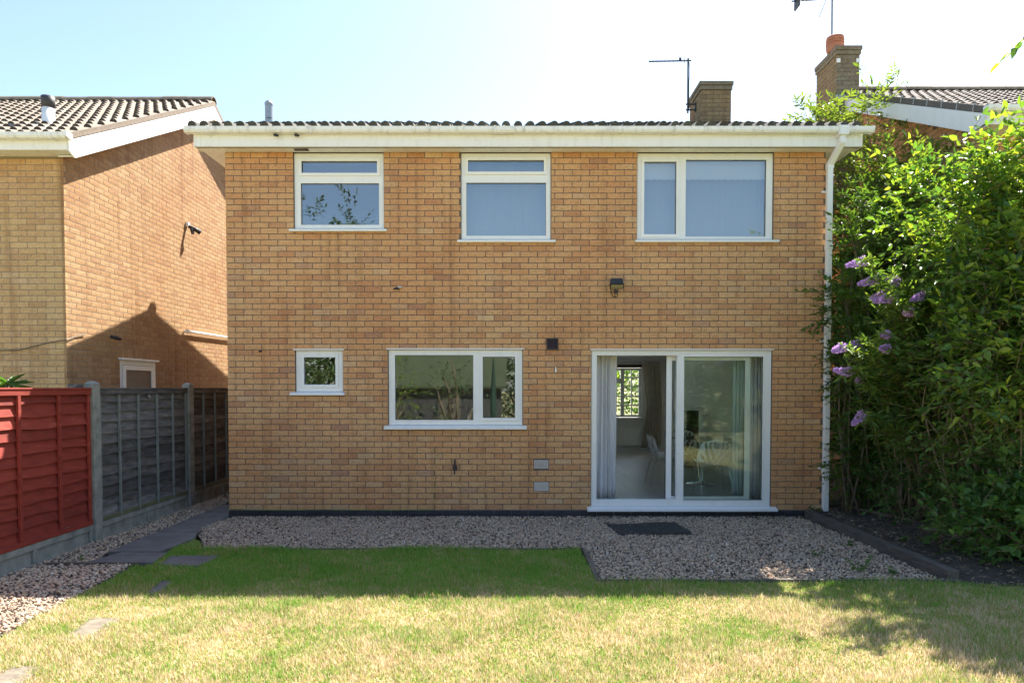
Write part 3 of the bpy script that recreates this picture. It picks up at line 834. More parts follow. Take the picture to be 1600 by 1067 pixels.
SL = math.atan(0.345)
ROOF_E = (-0.305, 4.952)    # front eaves edge of the tiles
RIDGE_Y = 4.40
RIDGE_Z = ROOF_E[1] + (RIDGE_Y - ROOF_E[0]) * 0.345
def gable(x0, x1, y0, y1, zt, ry, rz, name, mat, parent, z0=0.0):
    return MB().prism([(y0, z0), (y1, z0), (y1, zt), (ry, rz), (y0, zt)], x0, x1, 'x').build(name, mat, parent)
gable(HX0 + 0.012, HX0 + 0.28, 0.282, 8.02, 4.74, RIDGE_Y, RIDGE_Z - 0.12, 'side_wall', 'bt_side', house)
gable(HX1 - 0.28, HX1 - 0.012, 0.282, 8.02, 4.74, RIDGE_Y, RIDGE_Z - 0.12, 'side_wall', 'bt_side', house)
FARWIN = (1.85, 3.17, 0.97, 2.18)
FILL_OPENING = (0.68, 1.70, 0.16, 2.22)  # unseen opening, added to let more sun into the dining room
MB().plate(HX0 + 0.3, HX1 - 0.3, 0.0, 4.74, [FARWIN, FILL_OPENING], 8.022, 8.30).build('back_wall', 'plaster', house)

# roof
roof = MB()
roof.prism([(ROOF_E[0] + 0.11, ROOF_E[1] + 0.015), (RIDGE_Y, RIDGE_Z - 0.028), (RIDGE_Y, RIDGE_Z - 0.075), (ROOF_E[0] + 0.11, ROOF_E[1] - 0.03)], -4.07, 4.44, 'x')
roof.prism([(RIDGE_Y + 0.001, RIDGE_Z - 0.028), (9.1, ROOF_E[1] - 0.02), (9.1, ROOF_E[1] - 0.07), (RIDGE_Y + 0.001, RIDGE_Z - 0.075)], -4.07, 4.44, 'x')
roof = roof.build('roof', 'tile_dark', house)
tm = tile_mesh('roof_tile', 'tile_dark', 'tile_dark')
lay_tiles(roof, tm, -4.075, 28, ROOF_E[0], ROOF_E[1] - 0.01, SL, 15, 0.33, {0, 1, 2})
ridge_tiles(roof, -4.07, 4.42, RIDGE_Y, RIDGE_Z + 0.03)
# boxed eaves
FY = -0.22
fascia = MB().box(-4.0, 4.405, FY, FY + 0.018, 4.735, 4.935).build('fascia', 'upvc_d', house, 0.002)
for xj in (-3.955, -0.50, 4.34):
    MB().box(xj - 0.02, xj + 0.02, FY - 0.004, FY - 0.001, 4.732, 4.87).build('fascia_joint', 'upvc', fascia)
sof = MB().box(-3.995, 4.40, FY + 0.020, -0.008, 4.733, 4.743)
sof = sof.build('soffit', 'soffit', house)
MB().box(-3.995, 4.40, FY + 0.03, FY + 0.042, 4.729, 4.7325).build('vent_strip', 'dark_metal', sof)
vt = MB().box(-2.78, -2.60, -0.15, -0.08, 4.722, 4.732).build('soffit_vent', 'darkbrown', sof, 0.002)
for xs in (-1, 1):   # box ends and barge boards down both gables
    xg = -4.021 if xs < 0 else 4.406
    MB().prism([(FY, 4.733), (-0.03, 4.733), (0.10, 4.84), (0.10, 5.06), (FY, 4.945)], xg, xg + 0.02, 'x').build('box_end', 'upvc', house)
    MB().prism([(0.102, 4.88), (RIDGE_Y, RIDGE_Z - 0.26), (8.8, 4.80), (8.8, 4.95), (RIDGE_Y, RIDGE_Z - 0.08), (0.102, 5.06)], xg, xg + 0.02, 'x').build('barge_board', 'upvc', house)
    a, b = (-3.995, HX0) if xs < 0 else (HX1, 4.40)
    MB().box(a, b, 0.0, 8.3, 4.745, 4.757).build('gable_soffit', 'soffit', house)
gut = gutter(house, -4.09, 4.52, -0.335, 4.95, [-3.80, -2.52, -1.27, -0.21, -0.10, 1.05, 2.06, 3.10, 4.30])
# downpipe with swan neck
dp = MB()
def sq(p0, p1, w=0.034):
    p0 = Vector(p0); p1 = Vector(p1); d = (p1 - p0).normalized()
    a = Vector((1, 0, 0)) if abs(d.x) < 0.7 else Vector((0, 1, 0))
    a = (a - d * a.dot(d)).normalized(); b = d.cross(a)
    vs = [p + (a * i + b * j) * w for p in (p0, p1) for i, j in ((-1, -1), (1, -1), (1, 1), (-1, 1))]
    return vs, [(0, 3, 2, 1), (4, 5, 6, 7), (0, 1, 5, 4), (1, 2, 6, 5), (2, 3, 7, 6), (3, 0, 4, 7)]
PX = 4.082
dp.add(*sq((4.14, -0.282, 4.885), (4.14, -0.28, 4.74)))
dp.add(*sq((4.14, -0.28, 4.765), (PX, -0.075, 4.55)))
dp.add(*sq((PX, -0.072, 4.585), (PX, -0.072, 0.02)))
dpo = dp.build('downpipe', 'upvc', house, 0.006)
for z in (4.79, 4.53, 3.50, 2.55, 0.60):
    px, py = (4.14, -0.28) if z > 4.7 else (PX, -0.072)
    MB().box(px - 0.040, px + 0.040, py - 0.040, py + 0.040, z - 0.03, z + 0.03).build('pipe_collar', 'upvc', dpo, 0.004)
for z in (4.22, 2.30, 0.64):
    MB().box(PX - 0.075, PX + 0.055, -0.03, -0.002, z - 0.012, z + 0.012).build('pipe_clip', 'upvc', dpo, 0.003)
MB().box(4.08, 4.20, -0.347, -0.222, 4.845, 4.961).build('gutter_outlet', 'upvc_g', gut, 0.006)

# windows
def window(name, label, X0, X1, Z0, Z1, lights, sill, parent=house, frost=None, yf=0.028):
    w = MB().plate(X0, X1, Z0, Z1, [l[:4] for l in lights], yf, yf + 0.065).build(name, 'upvc', parent, 0.003)
    w['label'] = label
    for (a, b, c, d, op) in lights:
        if op:   # opening sash standing proud of the frame
            MB().ring(a - 0.036, b + 0.036, c - 0.036, d + 0.036, 0.038, yf - 0.017, yf - 0.002).build('sash', 'upvc', w, 0.003)
        else:
            MB().ring(a - 0.004, b + 0.004, c - 0.004, d + 0.004, 0.012, yf - 0.006, yf + 0.012).build('glazing_bead', 'upvc', w, 0.002)
        e = 0.0 if op else 0.006
        MB().ring(a + e, b - e, c + e, d - e, 0.005, yf + 0.016, yf + 0.022).build('gasket', 'gasket', w)
        MB().box(a - 0.003, b + 0.003, yf + 0.024, yf + 0.029, c - 0.003, d + 0.003)
        MB().box(a + 0.0008, b - 0.0008, yf + 0.024, yf + 0.030, c + 0.0008, d - 0.0008).build('pane', 'glass', w)
    if sill:
        MB().prism([(-0.055, sill[2]), (-0.055, sill[3] - 0.022), (yf - 0.001, sill[3] - 0.004), (yf + 0.06, sill[3] - 0.004), (yf + 0.06, sill[2])], sill[0], sill[1], 'x').build('sill', 'upvc', w, 0.004)
    return w
w1 = window('window', 'upper left window, dark panes reflecting tree tops', -2.828, -1.666, 3.762, 4.730, [(-2.734, -1.749, 4.474, 4.63, True), (-2.752, -1.720, 3.80, 4.352, False)], (-2.883, -1.621, 3.712, 3.762))
w2 = window('window', 'upper middle window with pale blue panes', -0.659, 0.503, 3.622, 4.730, [(-0.572, 0.414, 4.49, 4.642, True), (-0.600, 0.450, 3.66, 4.360, False)], (-0.707, 0.565, 3.572, 3.622))
w3 = window('window', 'wide upper right window with a short white blind', 1.627, 3.388, 3.622, 4.730, [(1.715, 2.136, 3.684, 4.622, True), (2.250, 3.310, 3.65, 4.655, False)], (1.596, 3.459, 3.572, 3.622))
w4 = window('window', 'small square ground floor window at the left', -2.828, -2.213, 1.644, 2.179, [(-2.724, -2.309, 1.732, 2.091, True)], (-2.895, -2.184, 1.594, 1.644))
w5 = window('window', 'wide kitchen window with a side casement on the ground floor', -1.616, 0.138, 1.208, 2.187, [(-1.540, -0.500, 1.262, 2.127, False), (-0.384, 0.042, 1.296, 2.099, True)], (-1.668, 0.193, 1.149, 1.208))
for (a, b, z) in ((-1.64, 0.162, 2.19), (-2.85, -2.19, 2.182), (1.02, 3.412, 2.182)):   # drip strips over the ground floor frames
    MB().box(a, b, -0.022, 0.02, z, z + 0.016).build('drip_strip', 'upvc', house, 0.003)

# sliding patio door
door = MB().plate(1.040, 3.394, 0.139, 2.179, [(1.111, 2.161, 0.222, 2.114), (2.245, 3.296, 0.206, 2.106)], 0.020, 0.10).build('patio_door', 'upvc', house, 0.004)
door['label'] = 'white sliding patio door standing half open'
MB().ring(2.241, 3.300, 0.202, 2.110, 0.012, 0.012, 0.03).build('glazing_bead', 'upvc', door, 0.002)
MB().ring(2.251, 3.290, 0.212, 2.100, 0.006, 0.040, 0.046).build('gasket', 'gasket', door)
MB().box(2.247, 3.294, 0.05, 0.056, 0.208, 2.104).build('pane', 'glass_d', door)
MB().prism([(-0.085, 0.080), (-0.085, 0.112), (0.019, 0.137), (0.10, 0.137), (0.10, 0.080)], 0.984, 3.466, 'x').build('sill', 'upvc', door, 0.004)
leaf = MB().ring(2.045, 3.160, 0.175, 2.125, 0.075, 0.125, 0.175).build('sliding_leaf', 'upvc', door, 0.004)
MB().box(2.121, 3.084, 0.147, 0.153, 0.251, 2.049).build('leaf_pane', 'glass_d', door)
MB().ring(2.122, 3.083, 0.252, 2.048, 0.006, 0.134, 0.14).build('leaf_gasket', 'gasket', door)
MB().box(2.038, 2.044, 0.13, 0.17, 0.19, 2.11).build('weather_seal', 'gasket', door)
for z in (0.62, 1.0, 1.40, 1.75):
    MB().box(2.030, 2.0375, 0.14, 0.16, z, z + 0.03).build('lock_keep', 'grey_metal', door)
MB().box(1.04, 3.39, 0.10, 0.20, 0.135, 0.160).build('track', 'grey_metal', door)

# things fixed to the wall
fl = empty('floodlight', (1.341, -0.02, 3.014)); fl.parent = house; fl['label'] = 'black floodlight between the storeys'
def rel(o, par):
    o.parent = par
    return o
body = MB().add([(-.085, -.17, .0), (.085, -.17, .0), (.085, -.05, -.01), (-.085, -.05, -.01), (-.072, -.15, .075), (.072, -.15, .075), (.072, -.055, .075), (-.072, -.055, .075)],
                [(0, 3, 2, 1), (4, 5, 6, 7), (0, 1, 5, 4), (1, 2, 6, 5), (2, 3, 7, 6), (3, 0, 4, 7)]).build('housing', 'black', fl, 0.008)
MB().add([(-.088, -.178, -.002), (.088, -.178, -.002), (.088, -.172, .006), (-.088, -.172, .006), (-.084, -.11, -.052), (.084, -.11, -.052), (.084, -.104, -.044), (-.084, -.104, -.044)],
         [(0, 1, 2, 3), (4, 7, 6, 5), (0, 4, 5, 1), (1, 5, 6, 2), (2, 6, 7, 3), (3, 7, 4, 0)]).build('lens_frame', 'black', fl)
MB().add([(-.074, -.172, -.012), (.074, -.172, -.012), (.072, -.118, -.046), (-.072, -.118, -.046), (-.076, -.180, -.012), (.076, -.180, -.012), (.074, -.124, -.048), (-.074, -.124, -.048)],
         [(0, 1, 2, 3), (4, 7, 6, 5), (0, 4, 5, 1), (1, 5, 6, 2), (2, 6, 7, 3), (3, 7, 4, 0)]).build('lens', 'lens', fl)
MB().box(-.05, .05, -.052, -.01, -.02, .05).box(-.025, .025, -.11, -.03, -.10, -.062).build('bracket', 'black', fl, 0.004)
MB().tube([(-.06, 0.012, -.03), (-.055, -.005, -.09), (-.03, -.012, -.14), (0.02, -.012, -.15), (.03, -.012, -.13), (.01, -.05, -.08)], 0.005, 6).build('cable', 'black', fl)
ven = MB().ring(0.449, 0.603, 2.190, 2.335, 0.014, -0.03, -0.004).build('wall_vent', 'darkbrown', house, 0.003)
ven['label'] = 'dark brown louvred extractor vent'
for k in range(6):
    z = 2.207 + k * 0.0195
    MB().prism([(-0.026, z), (-0.022, z), (-0.008, z + 0.022), (-0.012, z + 0.022)], 0.463, 0.589, 'x').build('louvre', 'darkbrown', ven)
MB().box(0.458, 0.594, -0.006, -0.002, 2.20, 2.325).build('back_plate', 'black', ven)
MB().box(0.553, 0.562, -0.012, -0.001, 2.335, 2.352).build('fixing', 'black', ven)
for (x0, x1, z0, z1) in ((0.290, 0.475, 0.636, 0.745), (0.290, 0.482, 0.340, 0.455)):
    holes = []
    nx, nz = 9, 6
    dx, dz = (x1 - x0 - 0.02) / nx, (z1 - z0 - 0.02) / nz
    for i in range(nx):
        for k in range(nz):
            holes.append((x0 + 0.012 + i * dx, x0 + 0.008 + (i + 1) * dx - 0.004, z0 + 0.012 + k * dz, z0 + 0.008 + (k + 1) * dz - 0.003))
    ab = MB().plate(x0, x1, z0, z1, holes, -0.004, 0.05).build('air_brick', 'airbrick', house)
    ab['label'] = 'pale terracotta air brick with a grid of holes'
    MB().box(x0 + 0.004, x1 - 0.004, 0.004, 0.009, z0 + 0.004, z1 - 0.004).build('hole_backing', 'mortar' if z0 > 0.5 else 'airbrick', ab)
tap = MB().tube([(-0.747, 0.01, 0.64), (-0.747, -0.07, 0.64), (-0.747, -0.10, 0.625), (-0.747, -0.105, 0.57)], [0.013, 0.013, 0.012, 0.010], 10)
tap.tube([(-0.747, -0.06, 0.64), (-0.747, -0.06, 0.685)], 0.012, 8).tube([(-0.777, -0.06, 0.69), (-0.717, -0.06, 0.69)], 0.007, 6).box(-0.775, -0.72, -0.004, 0.01, 0.61, 0.67)
to = tap.build('garden_tap', 'dark_metal', house); to['label'] = 'small dark outside tap low on the wall'
MB().tube([(-0.747, -0.02, 0.66), (-0.75, -0.02, 0.72), (-0.745, -0.012, 0.75)], 0.012, 8).build('pipe_stub', 'dark_metal', to)
MB().tube([(-1.007, -0.008, 0.91), (-1.005, -0.009, 0.5), (-1.012, -0.009, 0.12)], 0.003, 6).build('wire', 'cable_y', house)
MB().tube([(-1.012, -0.012, 0.095), (-1.8, -0.013, 0.088), (-2.5, -0.013, 0.098), (-3.1, -0.013, 0.088), (-3.72, -0.013, 0.10)], 0.0035, 6).build('wire', 'cable_g', house)
st = MB().tube([(-1.49, 0.0, 2.985), (-1.495, -0.06, 2.975), (-1.53, -0.075, 2.965)], [0.022, 0.013, 0.010], 8).build('pipe_stub', 'black', house)
MB().lathe([(0.032, -0.012), (0.04, 0.0), (0.028, 0.014)], (-1.46, -0.004, 2.997), 10).build('sealant', 'airbrick', st)
MB().box(0.560, 0.580, -0.03, 0.0, 1.895, 1.94).tube([(0.57, -0.005, 1.94), (0.57, -0.012, 1.965)], 0.006, 6).build('cable_clip', 'upvc', house)
MB().lathe([(0.018, -0.012), (0.022, 0.0), (0.016, 0.012)], (-3.285, -0.004, 2.168), 8).build('vent_hole', 'black', house)
for (x, y, z) in ((-2.98, -0.222, 4.875), (-2.72, -0.222, 4.875)):
    MB().box(x - 0.015, x + 0.02, y - 0.05, y - 0.006, z - 0.02, z + 0.0).tube([(x + 0.01, y - 0.04, z - 0.012), (x + 0.045, y - 0.07, z - 0.03)], 0.014, 8).build('eaves_light', 'black', fascia)

# chimney, aerial, flue
CX0, CX1, CY0, CY1 = 3.385, 3.925, 3.60, 4.42
ch = MB().box(CX0 + 0.005, CX1 - 0.005, CY0 + 0.005, CY1 - 0.005, 6.0, 7.02).build('chimney', 'mortar', house)
brick_wall(ch, (CX0, CY0, 0), (1, 0, 0), (0, -1, 0), CX1 - CX0, 6.19, 11, [], 'brick_g', 24, part='chimney_brick')
brick_wall(ch, (CX0, CY1, 0), (0, -1, 0), (-1, 0, 0), CY1 - CY0, 6.19, 11, [], 'brick_g', 0, part='chimney_brick')
cap = MB().box(CX0 - 0.02, CX1 + 0.02, CY0 - 0.02, CY1 + 0.02, 7.018, 7.09).box(CX0 - 0.035, CX1 + 0.035, CY0 - 0.035, CY1 + 0.035, 7.094, 7.165).build('chimney_cap', 'brick_l', ch, 0.008)
MB().lathe([(0.16, 0), (0.12, 0.03), (0.06, 0.045)], (3.60, 3.98, 7.16), 14).build('flaunching', 'brick_l', ch)
AY = 3.95
aer = MB().tube([(3.235, AY, 6.74), (3.235, AY, 7.73)], 0.017, 8).build('aerial_mast', 'dark_metal', house)
MB().tube([(3.29, AY, 7.69), (2.49, AY - 0.12, 7.62)], 0.013, 6).build('aerial_boom', 'dark_metal', aer)
for k in range(9):
    t = k / 8
    x, y, z = 2.50 + 0.60 * t, AY - 0.12 + 0.09 * t, 7.621 + 0.055 * t
    h = 0.035 + 0.02 * t
    MB().tube([(x, y - 0.03, z - h), (x, y + 0.03, z + h)], 0.0035, 5).build('aerial_element', 'grey_metal', aer)
MB().tube([(3.155, AY - 0.04, 7.62), (3.165, AY + 0.02, 7.765)], 0.006, 5).build('reflector', 'dark_metal', aer)
MB().box(3.06, 3.10, AY - 0.05, AY - 0.02, 7.685, 7.725).build('balun_box', 'black', aer)
for z in (6.80, 6.90):
    MB().box(3.20, 3.385, AY - 0.012, AY + 0.012, z - 0.012, z + 0.012).build('mast_bracket', 'dark_metal', aer)
MB().box(3.36, 3.384, AY - 0.03, AY + 0.03, 6.77, 6.93).build('bracket_plate', 'dark_metal', aer)
MB().tube([(3.255, AY, 7.66), (3.262, AY - 0.02, 7.5), (3.25, AY - 0.018, 7.3), (3.252, AY - 0.02, 6.8)], 0.005, 5).build('aerial_cable', 'black', aer)
FX, FYY = -3.545, 1.2
flue = MB().lathe([(0.056, 0), (0.056, 0.82), (0.06, 0.825), (0.06, 0.855), (0.035, 0.885), (0.0, 0.89)], (FX, FYY, 4.98), 18).build('flue_pipe', 'grey_metal', house)
MB().box(FX - 0.02, FX + 0.06, FYY - 0.062, FYY - 0.052, 5.60, 5.606).build('flue_band', 'dark_metal', flue)

# ---- inside of the house
intr = empty('interior_lining'); intr.parent = house
fl0 = MB().box(HX0 + 0.28, HX1 - 0.28, 0.202, 8.0, 0.0, 0.143).build('floor', 'laminate', house)
# laminate boards in the dining room, laid towards the far window
n = 0
bw = 0.19
for i in range(17):
    x = 0.62 + i * bw
    if x + bw > HX1 - 0.29: break
    y = 0.205 - (i % 3) * 0.4
    while y < 8.0:
        ya, yb = max(y, 0.205), min(y + 1.2, 8.0)
        if yb - ya > 0.05:
            MB().box(x + 0.0012, x + bw - 0.0012, ya + 0.001, yb - 0.001, 0.1445, 0.1505).build('floor_board', 'laminate', fl0)
        y += 1.2
MB().box(HX0 + 0.28, HX1 - 0.28, 0.282, 8.02, 2.44, 2.66).build('ceiling', 'plaster', house)
MB().box(HX0 + 0.28, HX1 - 0.28, 0.282, 8.02, 4.70, 4.76).build('ceiling', 'plaster', house)
MB().box(0.50, 0.61, 0.282, 8.02, 0.145, 2.44).build('interior_wall', 'plaster', house)
MB().box(HX1 - 0.295, HX1 - 0.281, 0.285, 8.02, 0.145, 2.44).build('interior_wall', 'plaster', house)
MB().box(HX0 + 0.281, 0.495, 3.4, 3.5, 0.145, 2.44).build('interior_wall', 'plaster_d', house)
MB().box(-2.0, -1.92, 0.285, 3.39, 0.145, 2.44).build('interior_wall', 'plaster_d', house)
for x in (-1.25, 1.05):
    MB().box(x, x + 0.1, 0.285, 3.39, 2.661, 4.699).build('interior_wall', 'plaster', house)
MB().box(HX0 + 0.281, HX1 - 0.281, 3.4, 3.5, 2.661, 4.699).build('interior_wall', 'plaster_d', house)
MB().box(3.765, 3.779, 0.3, 8.0, 0.151, 0.25).box(1.72, 3.76, 8.003, 8.019, 0.151, 0.25).build('skirting', 'upvc', house)
# far window with small panes
ps = []
xs = [1.80, 2.10, 2.40, 2.56]
fw = []
for (a, b) in ((1.81, 2.28), (2.40, 2.50), (2.60, 2.66), (2.70, 2.88), (2.92, 3.11)):
    pass
cols = [(1.90, 2.03), (2.055, 2.28), (2.345, 2.66), (2.745, 2.915), (2.94, 3.10)]
for ci, (a, b) in enumerate(cols):
    rows = [(1.03, 1.25), (1.28, 1.47), (1.50, 1.71), (1.74, 1.93), (1.96, 2.12)] if ci != 2 else [(1.03, 1.25), (1.28, 1.47), (1.50, 1.80), (1.93, 2.12)]
    for (c, d) in rows: fw.append((a, b, c, d))
farw = MB().plate(FARWIN[0] + 0.005, FARWIN[1] - 0.005, FARWIN[2] + 0.005, FARWIN[3] - 0.005, fw, 8.10, 8.16).build('window', 'upvc', house)
farw['label'] = 'small paned front window seen through the open door'
for (a, b, c, d) in fw:
    MB().box(a + 0.0005, b - 0.0005, 8.128, 8.133, c + 0.0005, d - 0.0005).build('pane', 'glass_d', farw)
MB().box(1.80, 3.22, 7.90, 8.10, 0.945, 0.970).build('window_board', 'upvc', farw, 0.004)
fill_glazing = MB().ring(0.685, 1.695, 0.165, 2.215, 0.08, 8.10, 8.16).build('added_light_glazing', 'upvc', house, 0.003)  # glazing of the added opening, out of view, there for the light
MB().box(0.767, 1.613, 8.128, 8.133, 0.247, 2.133).build('pane', 'glass_d', fill_glazing)
MB().box(1.60, 3.30, 7.95, 8.0, 2.19, 2.25).build('blind_headrail', 'darkbrown', farw)
# radiator under it
rad = empty('radiator', (2.45, 7.93, 0.28)); tag(rad, 'white panel radiator on the far wall under the small paned window', 'radiator')
MB().box(-0.72, 0.72, 0.0, 0.06, 0.0, 0.44).build('panel', 'upvc', rad, 0.006)
for k in range(28):
    MB().prism([(-0.70 + k * 0.05, 0.0), (-0.69 + k * 0.05, -0.012), (-0.672 + k * 0.05, -0.012), (-0.662 + k * 0.05, 0.0)], 0.03, 0.41, 'z').build('fin', 'upvc', rad)
MB().box(-0.73, 0.73, -0.006, 0.066, 0.441, 0.455).build('grille', 'upvc', rad)

def curtain(name, label, x0, x1, y, z0, z1, mat, folds, amp=0.035, taper=0.0, skew=0.0):
    nx, nz = folds * 8, 14
    V = []
    for k in range(nz + 1):
        t = k / nz
        for i in range(nx + 1):
            s = i / nx
            xa = x0 + (taper * (1 - abs(2 * t - 1))) * 0.3
            w = (x1 - x0) * (1 - taper * math.sin(math.pi * min(1, (1 - t) * 1.1)) * 0.35)
            ph = s * folds * 2 * math.pi + 0.5 * math.sin(t * 3 + s * 7)
            V.append((xa + w * s + 0.008 * math.sin(ph * 2 + t) + skew * (1 - t), y + amp * math.sin(ph) * (0.6 + 0.4 * (1 - t)) + 0.01 * math.sin(s * 23), z0 + (z1 - z0) * t))
    F = [(k * (nx + 1) + i, k * (nx + 1) + i + 1, (k + 1) * (nx + 1) + i + 1, (k + 1) * (nx + 1) + i) for k in range(nz) for i in range(nx)]
    o = from_np(name, np.array(V), np.array(F), mat, None, True)
    s = o.modifiers.new('thick', 'SOLIDIFY'); s.thickness = 0.0015
    return tag(o, label, 'curtain')
curtain('curtain', 'white full length voile curtain at the left of the open doorway', 1.10, 1.415, 0.33, 0.19, 2.28, 'curtain', 5, skew=-0.01)
curtain('curtain', 'white curtain behind the glass, gathered beside the sliding leaf', 3.00, 3.17, 0.36, 0.18, 2.28, 'curtain', 4, 0.03)
curtain('curtain', 'greyish voile curtain at the far right edge of the patio door', 3.20, 3.50, 0.42, 0.18, 2.28, 'curtain', 6, 0.03)
curtain('curtain', 'cream curtain tied back at the right of the far window', 3.10, 3.56, 7.80, 0.25, 2.32, 'curtain2', 8, 0.03, taper=0.5)
curtain('curtain', 'cream curtain at the left of the far window', 1.72, 1.95, 7.80, 0.25, 2.32, 'curtain2', 8, 0.03)
tag(MB().tube([(0.66, 7.80, 2.34), (3.72, 7.80, 2.34)], 0.012, 8).build('curtain_pole', 'chrome'), 'thin curtain pole above the far window', 'curtain pole')
# blind in the upper right window
bl = MB()
nb = 60; vs = []
for i in range(nb + 1):
    x = 1.66 + i * (3.35 - 1.66) / nb
    vs += [(x, 0.14, 4.66), (x, 0.14, 4.415 + 0.012 * abs(math.sin(i * math.pi / 3)))]
bl.add(vs, [(2 * i, 2 * i + 1, 2 * i + 3, 2 * i + 2) for i in range(nb)])
blo = tag(bl.build('roller_blind', 'blind'), 'short white roller blind with scalloped hem in the upper right window', 'blind')
sm = blo.modifiers.new('thick', 'SOLIDIFY'); sm.thickness = 0.0015
curtain('net_curtain', 'pale plain net hung behind the upper middle window', -0.66, 0.50, 0.20, 3.60, 4.66, 'frost', 9, 0.0015)
curtain('net_curtain', 'faint pale net hung behind the upper right window', 1.63, 3.38, 0.22, 3.60, 4.66, 'frost', 12, 0.0015)

# perforated chairs
def chair_meshes():
    nu, nv = 56, 72
    prof = [(0.235, 0.415), (0.20, 0.44), (0.08, 0.43), (-0.06, 0.42), (-0.145, 0.45), (-0.19, 0.53), (-0.225, 0.65), (-0.255, 0.77), (-0.27, 0.805)]
    pp = np.array(prof); seg = np.concatenate([[0], np.cumsum(np.linalg.norm(np.diff(pp, axis=0), axis=1))]); seg /= seg[-1]
    vv = np.linspace(0, 1, nv + 1); uu = np.linspace(-1, 1, nu + 1)
    py = np.interp(vv, seg, pp[:, 0]); pz = np.interp(vv, seg, pp[:, 1])
    V = np.zeros((nv + 1, nu + 1, 3))
    for k, v in enumerate(vv):
        hw = 0.235 + 0.03 * math.sin(math.pi * v) - 0.05 * max(0, v - 0.75) / 0.25
        rim = 1 - 0.35 * max(0, (v - 0.93) / 0.07) ** 2 - 0.3 * max(0, (0.06 - v) / 0.06) ** 2
        back = min(1, max(0, (v - 0.45) / 0.2))
        for i, u in enumerate(uu):
            V[k, i] = (u * hw * rim, py[k] + back * 0.075 * u * u, pz[k] + (1 - back) * 0.05 * u * u - 0.02 * max(0, (v - 0.9) / 0.1) * u * u)
    holes = []
    rows = 7
    for r in range(rows):
        v0 = 0.12 + r * 0.128
        n = 6 if r % 2 == 0 else 5
        for j in range(n):
            u0 = (j - (n - 1) / 2) * (1.72 / 6)
            holes.append((u0, v0, 0.085 + 0.015 * ((j * 7 + r * 3) % 3), 0.088, u0 * 0.9 + (0.25 if (j + r) % 2 else -0.25)))
    keep = []
    for k in range(nv):
        for i in range(nu):
            u, v = (uu[i] + uu[i + 1]) / 2, (vv[k] + vv[k + 1]) / 2
            inside = False
            if abs(u) < 0.91 and 0.05 < v < 0.955:
                for (u0, v0, a, b, t) in holes:
                    du, dv = (u - u0), (v - v0)
                    du2 = du - dv * t * 1.6
                    if (abs(du2) / a) ** 1.5 + (abs(dv) / b) ** 1.3 < 1: inside = True; break
            if not inside:
                keep.append((k * (nu + 1) + i, k * (nu + 1) + i + 1, (k + 1) * (nu + 1) + i + 1, (k + 1) * (nu + 1) + i))
    return V.reshape(-1, 3), np.array(keep)
chair = empty('perforated_chair')
cv, cf = chair_meshes()
sh = from_np('seat_shell', cv, cf, 'chairwhite', chair, True)
sm = sh.modifiers.new('thick', 'SOLIDIFY'); sm.thickness = 0.010
for sx in (-1, 1):
    for (fy, ty) in ((0.22, 0.15), (-0.24, -0.13)):
        MB().tube([(sx * 0.23, fy, 0.0), (sx * 0.20, ty + (0.03 if ty > 0 else -0.03), 0.36), (sx * 0.17, ty, 0.405), (sx * 0.06, ty * 0.7, 0.40)], 0.009, 8).build('leg', 'chrome', chair)
def copy_thing(o, parent=None):
    c = o.copy(); link(c, parent)
    for ch_ in list(o.children): copy_thing(ch_, c)
    return c
SPOTS = [((2.40, 2.0, 0.151), R(-90), 'white perforated chair in side view, framed by the open doorway'),
         ((2.93, 1.05, 0.151), R(0), 'white perforated chair seen from behind through the fixed patio glass'),
         ((2.98, 3.05, 0.151), R(178), 'white perforated chair on the far side of the dining table')]
for i, (loc, rz, lab) in enumerate(SPOTS):
    c = chair if i == 0 else copy_thing(chair)
    c.location = loc; c.rotation_euler = (0, 0, rz)
    tag(c, lab, 'chair', 'dining chairs')
tb = empty('dining_table', (3.05, 2.05, 0.151)); tag(tb, 'round glass dining table on a chrome stem behind the patio glass', 'table')
MB().lathe([(0.50, 0.0), (0.51, 0.006), (0.50, 0.012)], (0, 0, 0.735), 40).build('table_top', 'glass', tb)
MB().lathe([(0.26, 0.0), (0.25, 0.015), (0.05, 0.035), (0.035, 0.09), (0.035, 0.66), (0.12, 0.725)], (0, 0, 0.0), 24).build('table_stem', 'chrome', tb, 0, True)
sp = empty('floor_speaker', (3.50, 4.6, 0.151)); tag(sp, 'tall slim black cabinet standing behind the dining table', 'cabinet')
MB().box(-0.12, 0.12, -0.14, 0.14, 0.03, 1.10).build('cabinet', 'black', sp, 0.01)
MB().box(-0.15, 0.15, -0.17, 0.17, 0.0, 0.029).build('base', 'black', sp, 0.004)
for z in (0.55, 0.78, 0.98):
    MB().tube([(0, -0.142, z), (0, -0.15, z)], 0.07 if z < 0.9 else 0.035, 20).build('cone', 'rubber', sp)
# kitchen
wt = empty('kitchen_counter', (-0.72, 0.62, 0.145)); tag(wt, 'pale worktop with sink behind the wide kitchen window', 'counter')
MB().box(-1.15, 1.15, -0.30, 0.30, 0.86, 0.90).build('worktop', 'plaster', wt, 0.004)
MB().box(-1.14, 1.14, -0.28, 0.28, 0.0, 0.859).build('cupboard', 'plaster_d', wt)
tp = MB().tube([(-0.62, 0.60, 1.045), (-0.62, 0.60, 1.30), (-0.60, 0.60, 1.37), (-0.53, 0.60, 1.415), (-0.46, 0.60, 1.38), (-0.43, 0.60, 1.30)], 0.013, 8).build('kitchen_tap', 'chrome', None, 0, True)
tag(tp, 'curved chrome tap standing behind the wide kitchen window', 'tap')

